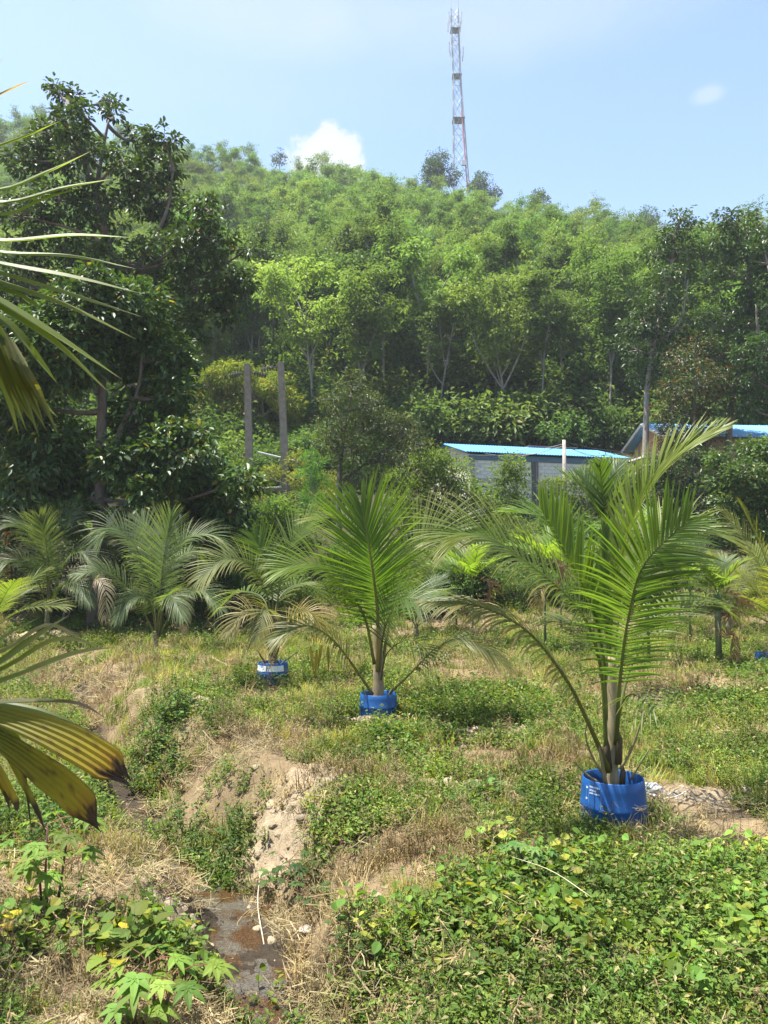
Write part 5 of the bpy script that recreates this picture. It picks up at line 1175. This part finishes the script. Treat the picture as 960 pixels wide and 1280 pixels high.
ground_palm(908, 780, 24, 3, 'greyish coconut palm behind the wilted areca palm at right', 8, 9, .8, (.09, .12, .05), (.19, .19, .10), 2.7, (30, 75), stem_h=.9, droop=.7)
ground_palm(520, 785, 23.5, 2.6, 'coconut palm hidden behind the broad upright frond in the middle', 9, 8, .7, (.055, .10, .028), (.10, .14, .05), 2.2, (35, 75), stem_h=.6)
pot(Vector((8.55, 17.3, Hs(8.55, 17.3))), .27, .3, 'blue drum planter just showing at the right edge')
# --- areca palms: thin green stem, crownshaft, short upright fronds with broad leaflets
def areca(px, Y, py_top, label, seed, n=6, L=.45, col=(.10, .18, .03), tip=(.17, .24, .05), flen=.95, stem_r=.035, lean=0, wilt=0, lift=(35, 78), wd=.065, hang=None, droop=.2):
    r = random.Random(seed); x = (px - 480) / F * Y; zb = Hs(x, Y) - .05; O = Vector((x, Y, zb)); zt = W(px, py_top, Y).z - zb
    pr = empty('areca_palm', O, label, 'palm'); T = Vector((lean, 0, zt))
    g = Geo(); tube(g, [(0, 0, 0), (lean * .3, .02, zt * .5), tuple(T)], [stem_r, stem_r * .85, stem_r * .9], 8, (.09, .10, .045)); g.build('stem', M_BARK, pr, smooth_=True)
    g = Geo(); tube(g, [tuple(T), tuple(T + Vector((0, 0, .2))), tuple(T + Vector((0, 0, .42)))], [stem_r * 1.25, stem_r * 1.35, stem_r * .6], 8, (.10, .16, .045)); g.build('crownshaft', M_PALM, pr, smooth_=True)
    for k in range(n):
        a = k / n * 6.283 + r.uniform(-.35, .35); el = rad(lift[0] + (lift[1] - lift[0]) * ((k * .618 + .3) % 1)); q = O + T + Vector((0, 0, .3)); hd = Vector((math.cos(a), math.sin(a), 0)); pts = [q]; e = el; isd = k < wilt
        if isd: e = rad(15)
        for s in range(4):
            q = q + (hd * math.cos(e) + Vector((0, 0, 1)) * math.sin(e)) * flen * r.uniform(.9, 1.1) / 4; pts.append(q); e -= rad(60 if isd else 12)
        frond(pr, O, pts, Vector((0, -.35, 1)) - hd * .6, 12, L, wd, .16, .7 if isd else droop, .3, 52, 16, (1, 1), (.24, .13, .07) if isd else np.asarray(col) * r.uniform(.8, 1.2), (.2, .10, .06) if isd else tip, (.15, .17, .06), .014, .004, seed * 30 + k)
    return pr
areca(590, 21, 742, 'bright green young areca palm left of the large palm', 3, 9, .55, flen=1.25, lift=(40, 85), wilt=1)
areca(680, 19.5, 722, 'areca palm on a thin stem behind the large palm, with vivid green leaves', 4, 8, .55, (.12, .20, .03), flen=1.15, wilt=1, lift=(40, 80))
areca(757, 13.5, 688, 'dark upright areca palm rising directly behind the large palm', 5, 6, .5, (.045, .085, .02), (.07, .12, .03), 1.35, .045, lift=(70, 88), droop=.05)
areca(808, 17, 690, 'areca palm with ragged drooping leaflets right of the large palm', 6, 6, .5, (.08, .14, .03), flen=1.1, lift=(25, 60))
areca(895, 16.6, 762, 'stout stemmed areca palm at right with a wilted brown frond hanging beside it', 7, 8, .5, (.075, .13, .035), (.15, .19, .07), 1.0, .075, wilt=1, lift=(40, 80))
areca(700, 24, 720, 'short areca palm far back behind the large palm', 8, 7, .5, flen=1.0)
areca(570, 24.5, 735, 'short areca palm far back left of the vivid green areca', 10, 7, .5, (.08, .14, .03), flen=1.0)
areca(860, 22, 745, 'low areca palm back of the field beside the greyish palm', 9, 7, .5, (.07, .12, .03), flen=1.0)
# wilted brown frond hanging by the stout areca, and dry fronds lying about
def dry_frond(px, py, Y, label, seed, pts, L=.4, n=16, col=(.26, .17, .11), tip=(.2, .12, .08), droop=1.5):
    P = FP(pts); O = Vector((P[0].x, P[0].y, Hs(P[0].x, P[0].y))); pr = empty('dry_frond', O, label, 'palm frond')
    frond(pr, O, P, (.1, -.5, .8), n, L, .03, .1, droop, .0, 55, 20, (1, 1), col, tip, (.2, .14, .09), .014, .004, seed)
dry_frond(0, 0, 0, 'brown dead frond hanging limp right of the stout areca stem', 901, [(905, 806, 16.4), (908, 792, 16.4), (916, 793, 16.4), (918, 812, 16.4), (917, 838, 16.4)], .35, 18, (.22, .10, .06), (.17, .08, .05))
dry_frond(0, 0, 0, 'grey dried frond slumped between the two left palms', 902, [(112, 740, 21.5), (122, 724, 21.3), (132, 740, 21.1), (130, 775, 21.0)], .6, 22, (.36, .30, .23), (.3, .25, .2))
dry_frond(0, 0, 0, 'grey dried frond slumped right of the pale ground grown palm', 903, [(205, 770, 20), (216, 745, 19.9), (228, 752, 19.8), (232, 790, 19.7)], .5, 18, (.32, .27, .22), (.26, .22, .18))
dry_frond(0, 0, 0, 'tan dead frond bent down behind the middle of the large palm', 904, [(688, 745, 19.2), (680, 735, 19.1), (672, 750, 19.0), (670, 790, 19.0)], .5, 16, (.36, .26, .12), (.28, .19, .1))

# --- near palm at the left edge: mostly outside the frame
YN = 3.15; xn = -2.75; O = Vector((xn, YN, Hs(xn, YN) - .05)); pr = empty('coconut_palm', O, 'nearest coconut palm, only its leaflet tips reaching in from the left edge', 'palm')
palm_stem(pr, O, [O, O + Vector((0, 0, .5)), O + Vector((.02, 0, 1.0)), O + Vector((.05, 0, 1.5))], .11, .085)
def near_leaf(par, pts, wd, c0, c1, tipc=None, nrm_=(0.0, -.55, .85), pleats=1, tp=.78, name='leaflet', fold=.3):
    NS = 14 if pleats == 1 else 34; rs_ = random.Random(int(pts[0][1] * 7 + pleats)); cut = [rs_.uniform(-.07, .05) for _ in range(40)]
    P = [Vector(p) - O for p in catmull(FP(pts), NS + 1)]; g = Geo(); V = []; C = []; n = 2 * pleats + 1
    for k, p in enumerate(P):
        t = k / NS; T = (P[min(NS, k + 1)] - P[max(0, k - 1)]).normalized(); S = T.cross(Vector(nrm_)).normalized(); N = S.cross(T)
        if pleats == 1: pf = min(1, .55 + 2.2 * t) * (1 if t < .5 else max(.03, 1 - ((t - .5) / .5) ** 1.6))
        else: pf = min(1, .30 + 1.25 * t) * (1 if t < .8 else max(.12, 1 - (t - .8) / .2 * .88))
        cc = np.asarray(c0) * (1 - t) + np.asarray(c1) * t
        for j in range(n):
            e = j / (n - 1) * 2 - 1; rag = 0
            if tipc is not None and t > tp + (cut[j] if pleats > 1 else .05 * math.sin(j * 2.3)): c_ = np.asarray(tipc)
            else: c_ = cc
            if pleats > 1 and tipc is not None:
                m_ = float(vnoise(np.array([t * 16]), np.array([j * .9]), int(wd * 1000))[0]); b_ = min(1, max(0, (t - tp - cut[j] + .14) / .14)); c_ = c_ * (1 - .75 * b_ * (c_[0] > .1)) + np.array([.16, .07, .02]) * .75 * b_ * (c_[0] > .1)
                if m_ > .80 and t > .35: c_ = c_ * .35 + np.array([.08, .045, .02]) * .65
                c_ = c_ * (.8 + .4 * float(vnoise(np.array([t * 5]), np.array([j * 3.1]), 3)[0]))
            wob = cut[j + 12] * 4.5 * max(0, t - .85) / .15 if pleats > 1 else 0
            V.append(tuple(p + S * (e * wd / 2 * pf) + N * ((abs(e) * fold * wd * pf / 2) if pleats == 1 else ((j % 2) * wd * .05 * pf)) + T * wob * wd * (1 if pleats > 1 else 0)))
            C.append(c_ * (1.18 if pleats > 1 and j % 2 else 1))
    F_ = [[k * n + j, k * n + j + 1, (k + 1) * n + j + 1, (k + 1) * n + j] for k in range(NS) for j in range(n - 1)]
    g.add(np.array(V), [np.array(F_)], np.array(C)); return g.build(name, M_PALM, par)
def near_rachis(pts, r0=.024, r1=.006):
    g = Geo(); tube(g, [p - O for p in catmull(FP(pts), 24)], np.linspace(r0, r1, 24), 8, (.16, .17, .05), flat=.7); return g.build('frond', M_PALM, pr, smooth_=True)
ra = near_rachis([(-395, 640, 3.15), (-350, 420, 3.0), (-240, 260, 2.95), (-130, 215, 3.0), (-70, 270, 3.05), (-35, 340, 3.1), (-8, 410, 3.15), (20, 470, 3.2)])
LG, LT = (.10, .16, .026), (.16, .19, .05)
for k, (pts, wd) in enumerate([
    ([(-200, 235, 2.96), (-90, 148, 2.98), (-20, 98, 3.0), (5, 72, 3.0)], .04), ([(-165, 215, 2.98), (-60, 150, 3.0), (15, 112, 3.02), (38, 101, 3.02)], .04), ([(-140, 215, 3), (-40, 196, 3.02), (30, 172, 3.04), (76, 151, 3.04)], .045), ([(-118, 222, 3), (-10, 240, 3.03), (60, 216, 3.06), (114, 189, 3.08)], .048),
    ([(-100, 238, 3.02), (0, 255, 3.05), (80, 236, 3.08), (140, 224, 3.1)], .048), ([(-88, 252, 3.02), (0, 270, 3.04), (60, 248, 3.06), (100, 236, 3.08)], .045), ([(-75, 285, 3.04), (0, 302, 3.08), (90, 295, 3.12), (163, 297, 3.15)], .042),
    ([(-62, 300, 3.05), (0, 317, 3.09), (90, 322, 3.12), (170, 336, 3.16)], .040), ([(-52, 318, 3.06), (0, 331, 3.1), (90, 347, 3.14), (177, 367, 3.18)], .040), ([(-44, 330, 3.08), (0, 343, 3.1), (90, 370, 3.14), (177, 396, 3.18)], .038), ([(-38, 342, 3.08), (0, 355, 3.1), (85, 384, 3.14), (170, 424, 3.2)], .038),
    ([(-30, 355, 3.1), (15, 366, 3.1), (35, 376, 3.12), (52, 386, 3.12)], .034), ([(-28, 362, 3.1), (0, 377, 3.12), (70, 420, 3.16), (152, 474, 3.22)], .038), ([(-24, 370, 3.1), (5, 388, 3.12), (70, 430, 3.16), (138, 492, 3.22)], .036), ([(-18, 385, 3.12), (10, 405, 3.14), (35, 432, 3.16), (48, 452, 3.2)], .034),
    ([(-14, 395, 3.12), (20, 415, 3.15), (50, 452, 3.2), (72, 480, 3.24)], .03), ([(-8, 405, 3.14), (15, 450, 3.17), (42, 490, 3.2), (72, 522, 3.24)], .034)]):
    near_leaf(ra, pts, wd * 1.35, LG, LT, tipc=(.2, .14, .09) if k in (0, 1) else None, tp=.0 if k in (0, 1) else .97)
for k in range(9):                      # the bundle of leaflets hanging at the frond's tip
    near_leaf(ra, [(-25 + 5 * k, 380 + 6 * k, 3.12 + .01 * k), (-12 + 6 * k, 430 + 5 * k, 3.15), (8 + 5 * k, 490, 3.18), (24 + 5.2 * k + (k % 3) * 4, 545 - 7 * (k % 4), 3.2)], .034, ((.055, .085, .016), (.11, .14, .02), (.15, .14, .03))[k % 3], (.12, .13, .035), nrm_=(.5, -.8, .1))
rb_ = near_rachis([(-395, 800, 3.1), (-320, 790, 3.0), (-220, 820, 2.95), (-120, 870, 2.95), (-55, 890, 3.0), (-30, 896, 3.0)])
for k, (pts, wd, c0_, c1_, tc_) in enumerate([
    ([(-160, 850, 2.96), (-60, 845, 2.98), (0, 800, 3.0), (52, 770, 3.0)], .035, LG, LT, None), ([(-140, 860, 2.96), (-20, 838, 2.98), (40, 800, 3.0), (86, 769, 3.02)], .05, (.10, .15, .025), (.2, .2, .08), None), ([(-130, 862, 2.96), (0, 816, 3.0), (60, 782, 3.02), (112, 806, 3.04)], .03, LT, (.26, .22, .12), None),
    ([(-110, 875, 2.97), (0, 838, 3.0), (70, 800, 3.02), (130, 808, 3.04)], .036, LG, (.24, .22, .09), None), ([(-100, 880, 2.98), (0, 852, 3.0), (90, 818, 3.04), (144, 809, 3.08)], .036, LG, (.26, .24, .11), None), ([(-70, 885, 3), (0, 878, 3.02), (90, 878, 3.04), (132, 897, 3.06)], .022, (.06, .09, .02), (.1, .08, .03), (.16, .12, .09)),
    ([(-45, 895, 3), (0, 905, 3.02), (45, 960, 3.04), (60, 1000, 3.04)], .03, LG, (.20, .17, .03), (.05, .035, .03)), ([(-42, 900, 3), (0, 930, 3.02), (40, 1000, 3.04), (58, 1042, 3.04)], .026, (.12, .15, .02), (.30, .25, .04), (.05, .035, .03)), ([(-50, 900, 3), (-10, 950, 3), (18, 1000, 3.02), (22, 1015, 3.02)], .03, (.22, .22, .03), (.36, .27, .03), (.06, .04, .03)),
    ([(-45, 890, 3), (0, 915, 3.02), (28, 960, 3.04), (40, 1044, 3.05)], .02, (.09, .11, .02), (.12, .1, .03), (.05, .035, .03)), ([(-52, 900, 3), (-20, 940, 3), (5, 985, 3.02), (12, 1012, 3.02)], .03, (.2, .2, .03), (.36, .26, .03), (.06, .04, .03))]):
    near_leaf(rb_, pts, wd, c0_, c1_, tipc=tc_, tp=.66 if tc_ is not None else .97)
near_leaf(rb_, [(-60, 884, 3), (0, 893, 2.98), (70, 918, 2.96), (128, 950, 2.96), (160, 976, 2.98)], .13, (.07, .105, .02), (.32, .23, .025), (.035, .022, .018), (0.1, -.85, .5), 6, .83, 'fused_leaflet')
near_leaf(rb_, [(-60, 900, 3), (0, 926, 3.0), (52, 962, 3.0), (96, 998, 3.02), (124, 1034, 3.04)], .115, (.075, .105, .02), (.30, .23, .025), (.05, .032, .022), (0.25, -.85, .45), 6, .86, 'fused_leaflet')
near_leaf(rb_, [(-60, 880, 3.04), (0, 884, 3.04), (60, 900, 3.04), (110, 922, 3.06)], .07, (.05, .085, .018), (.10, .12, .025), None, (0.1, -.8, .6), 3, .9, 'fused_leaflet')
for k, (a, el) in enumerate(((2.6, 50), (3.4, 30), (4.6, 45), (1.9, 62), (5.5, 74))):
    hd = Vector((math.cos(a), math.sin(a), 0)); q = O + Vector((.05, 0, 1.5)); pts = [q]; e = rad(el)
    for s in range(4): q = q + (hd * math.cos(e) + Vector((0, 0, 1)) * math.sin(e)) * (.55 if k < 4 else .35); pts.append(q); e -= rad(18 if k < 4 else 2)
    frond(pr, O, pts, Vector((0, 0, 1)) - hd * .6, 30, .8, .035, .3, .4, .25, 66, 20, (1, 1), LG, LT, (.16, .17, .05), .024, .005, 700 + k)

# ------------------------------------------------------------------ small plants and stones
def palmate(g, p, d, up, size, c, lobes=6):
    d = Vector(d).normalized(); s = d.cross(Vector(up)).normalized(); n = s.cross(d)
    for k in range(lobes):
        a = rad(-115 + 230 * k / (lobes - 1)); l = size * (1 - .35 * abs(a) / 2); D = d * math.cos(a) + s * math.sin(a) - n * .12
        leaflet_geo(g, p, D, n, l, size * .3, .5, np.asarray(c) * random.Random(k).uniform(.85, 1.15), np.asarray(c) * 1.05, 4, .2)
def cassava(px, py, label, stems, seed, size=.13, col=(.12, .20, .03)):
    """stems: list of (dx, dy, height, leaves)"""
    r = random.Random(seed); b = G(px, py); root = empty('cassava_plant', b, label, 'plant')
    for dx, dy, h, nl in stems:
        top = Vector((dx, dy, h)); mid = top * .5 + Vector((r.uniform(-.03, .03), 0, 0)); g = Geo(); tube(g, [(dx * .3, dy * .3, -.05), mid, top], [.010, .008, .006], 6, (.11, .055, .045)); g.build('stem', M_BARK, root, smooth_=True)
        for k in range(nl):
            t = 1 - .5 * (k / nl); s0 = mid.lerp(top, max(0, t * 2 - 1)); a = k * 2.4 + r.uniform(-.4, .4); pl = size * r.uniform(.9, 1.6); e = s0 + Vector((math.cos(a) * pl, math.sin(a) * pl * .9, pl * r.uniform(.05, .6)))
            g = Geo(); tube(g, [s0, s0.lerp(e, .5) + Vector((0, 0, .02)), e], [.003, .0025, .002], 4, (.24, .10, .07), cap=False)
            palmate(g, e, Vector((math.cos(a), math.sin(a), -.25)), (0, 0, 1), size * r.uniform(.75, 1.2), np.asarray(col) * r.uniform(.8, 1.25), 6); g.build('leaf', M_WEED, root)
    return root
cassava(62, 1150, 'tall cassava plant with thin dark red stems at the left', [(-.03, 0, .62, 8), (.09, .05, .58, 9), (-.16, .05, .45, 6)], 1, .15)
cassava(185, 1290, 'bright leafed cassava plant at the bottom left corner by the stream', [(0, 0, .34, 10), (.14, -.02, .30, 7), (-.12, 0, .25, 6)], 2, .14, (.13, .21, .035))
cassava(375, 1125, 'small cassava like plant with drooping leaves on the right stream bank', [(0, 0, .26, 9), (-.1, .03, .3, 8)], 3, .10, (.05, .105, .025))
cassava(668, 1110, 'spindly cassava plant beside the reddish weeds in front of the large palm', [(0, 0, .34, 8), (-.12, .04, .30, 7)], 4, .10, (.11, .2, .05))
def leafy(px, py, label, seed, n=14, size=.12, h=.2, col=(.12, .2, .05), wd=.5, name='broadleaf_plant', cy=None, spread=.12):
    r = random.Random(seed); b = G(px, py); root = empty(name, b, label, 'plant')
    g = Geo(); tube(g, [(0, 0, -.04), (.01, 0, h * .6), (0, .01, h)], [.007, .005, .004], 5, (.12, .12, .05)); g.build('stem', M_BARK, root, smooth_=True)
    for k in range(n):
        a = k * 2.4; z = h * (.25 + .8 * k / n); el = r.uniform(-.1, .7); g = Geo(); D = Vector((math.cos(a) * math.cos(el), math.sin(a) * math.cos(el), math.sin(el)))
        c = np.asarray(cy if (cy is not None and r.random() < .4) else col) * r.uniform(.8, 1.2); s0 = Vector((0, 0, z * .9)); e = s0 + D * spread * r.uniform(.3, 1)
        tube(g, [s0, e], .0022, 4, (.15, .17, .06), cap=False); leaflet_geo(g, e, D, Vector((0, 0, 1)), size * r.uniform(.7, 1.2), size * wd * 1.3, .6, c, c, 5, .22); g.build('leaf', M_WEED, root)
    return root
leafy(612, 1005, 'pale green broad leaved sprout left of the big blue drum', 1, 14, .13, .14, (.13, .22, .06))
leafy(155, 1215, 'plant with large yellowing leaves on the left of the stream', 2, 12, .11, .22, (.14, .2, .03), .75, cy=(.42, .38, .03), spread=.2)
leafy(40, 1190, 'broad leaved plant with two yellow leaves at the left edge', 3, 10, .11, .18, (.12, .19, .03), .8, cy=(.45, .36, .02), spread=.18)
leafy(235, 1195, 'leafy weed with a yellow leaf beside the stream mouth', 4, 12, .085, .2, (.10, .16, .03), .6, cy=(.42, .38, .04), spread=.1)
leafy(345, 1115, 'dark leaved seedling on the sandy right bank of the ditch', 5, 14, .11, .22, (.05, .11, .025), .45)
leafy(395, 1135, 'second dark leaved seedling a little below it on the right bank', 6, 12, .10, .16, (.05, .11, .025), .45)
leafy(330, 1060, 'small yellow green herb on the sandy face of the bank', 7, 16, .05, .2, (.17, .22, .05), .4, spread=.05)
leafy(560, 925, 'light green upright herb on the grassy middle of the field', 8, 16, .07, .22, (.15, .24, .05), .35, spread=.06)
leafy(435, 1205, 'dark weed standing in for the shaded hollow in the right stream bank', 9, 18, .06, .26, (.045, .09, .025), .6)  # two dark plants added to supply the shade of a hollow that isn't modelled
leafy(470, 1225, 'second dark weed standing in for the shaded hollow in the right stream bank', 10, 18, .06, .22, (.05, .10, .025), .6)
leafy(905, 1240, 'low broad leaved weed at the bottom right corner', 11, 16, .08, .16, (.09, .16, .03), .7)
leafy(585, 1245, 'round leaved creeper shoot at the bottom centre', 12, 14, .08, .16, (.11, .19, .04), .7)
def stone(px, py, R, label, seed, col=(.34, .32, .29), name='stone', flat=.5):
    b = G(px, py); bm = bmesh.new(); bmesh.ops.create_icosphere(bm, subdivisions=3, radius=1); V = np.array([v.co for v in bm.verts]); F_ = np.array([[v.index for v in f.verts] for f in bm.faces]); bm.free()
    k = .7 + .6 * fbm(V[:, 0] * 1.3 + seed * 7, V[:, 1] * 1.3 + V[:, 2] * .9, seed, 3) + .25 * (fbm(V[:, 0] * 4 + seed, V[:, 2] * 4 + V[:, 1] * 3, seed + 5, 2) - .5)
    V = V * k[:, None] * np.array([R, R * .8, R * flat]); g = Geo(); g.add(V, [F_], col)
    o = g.build(name, M_STONE, loc=b + Vector((0, 0, R * flat * .3))); o.rotation_euler[2] = seed; return tag(o, label, 'stone')
stone(815, 990, .13, 'pale lumpy stone against the right side of the big blue drum', 1, (.42, .40, .37))
stone(838, 998, .10, 'smaller pale stone beside the lumpy one by the blue drum', 2, (.36, .34, .31), flat=.35)
stone(563, 1003, .075, 'dark stone left of the pale green sprout', 3, (.09, .09, .10))
stone(591, 1003, .06, 'smaller dark stone next to the pale green sprout', 4, (.12, .12, .12))
stone(934, 990, .10, 'grey flat stone in the grass near the right edge', 5, (.32, .29, .27), flat=.4)
stone(676, 992, .05, 'small pinkish stone left of the big blue drum', 6, (.40, .31, .27))
stone(385, 1162, .07, 'flat pale stone at the edge of the stream', 7, (.4, .36, .29), flat=.3)
def stick(pts, rr_, label, col=(.25, .19, .13)):
    P = [G(a, b) + Vector((0, 0, c)) for a, b, c in pts]; g = Geo(); tube(g, [p - P[0] for p in catmull(P, 10)], np.linspace(rr_, rr_ * .5, 10), 6, col); tag(g.build('stick', M_BARK, loc=P[0], smooth_=True), label, 'stick')
stick([(330, 1185, .02), (322, 1150, .12), (325, 1120, .2)], .006, 'pale curved twig sticking up from the right bank of the stream', (.42, .36, .27))
stick([(812, 1000, .05), (840, 1003, .04), (862, 995, .06)], .012, 'bleached stick lying beside the stones by the blue drum', (.45, .41, .35))
stick([(20, 1215, .05), (70, 1200, .06), (118, 1188, .05)], .008, 'long dry stick lying across the weeds at lower left', (.3, .24, .17))
stick([(388, 1000, .03), (420, 990, .03), (448, 985, .04)], .014, 'grey stick lying along the top of the sandy bank', (.30, .26, .21))
stick([(740, 1175, .25), (690, 1150, .3), (640, 1128, .3)], .003, 'thin pale vine stem arching over the creeper', (.45, .42, .25))

# ------------------------------------------------------------------ air
HAZE = 0.0004
if HAZE:
    g = Geo(); box(g, (0, 0, 75), (2000, 2000, 160), (1, 1, 1)); m, t = newmat('haze_air')
    pv = t.nodes.new('ShaderNodeVolumePrincipled'); pv.inputs['Color'].default_value = (.86, .93, 1, 1); pv.inputs['Density'].default_value = HAZE; pv.inputs['Anisotropy'].default_value = .2
    o = t.nodes.new('ShaderNodeOutputMaterial'); t.links.new(pv.outputs[0], o.inputs['Volume'])
    tag(g.build('haze', m), kind='stuff')
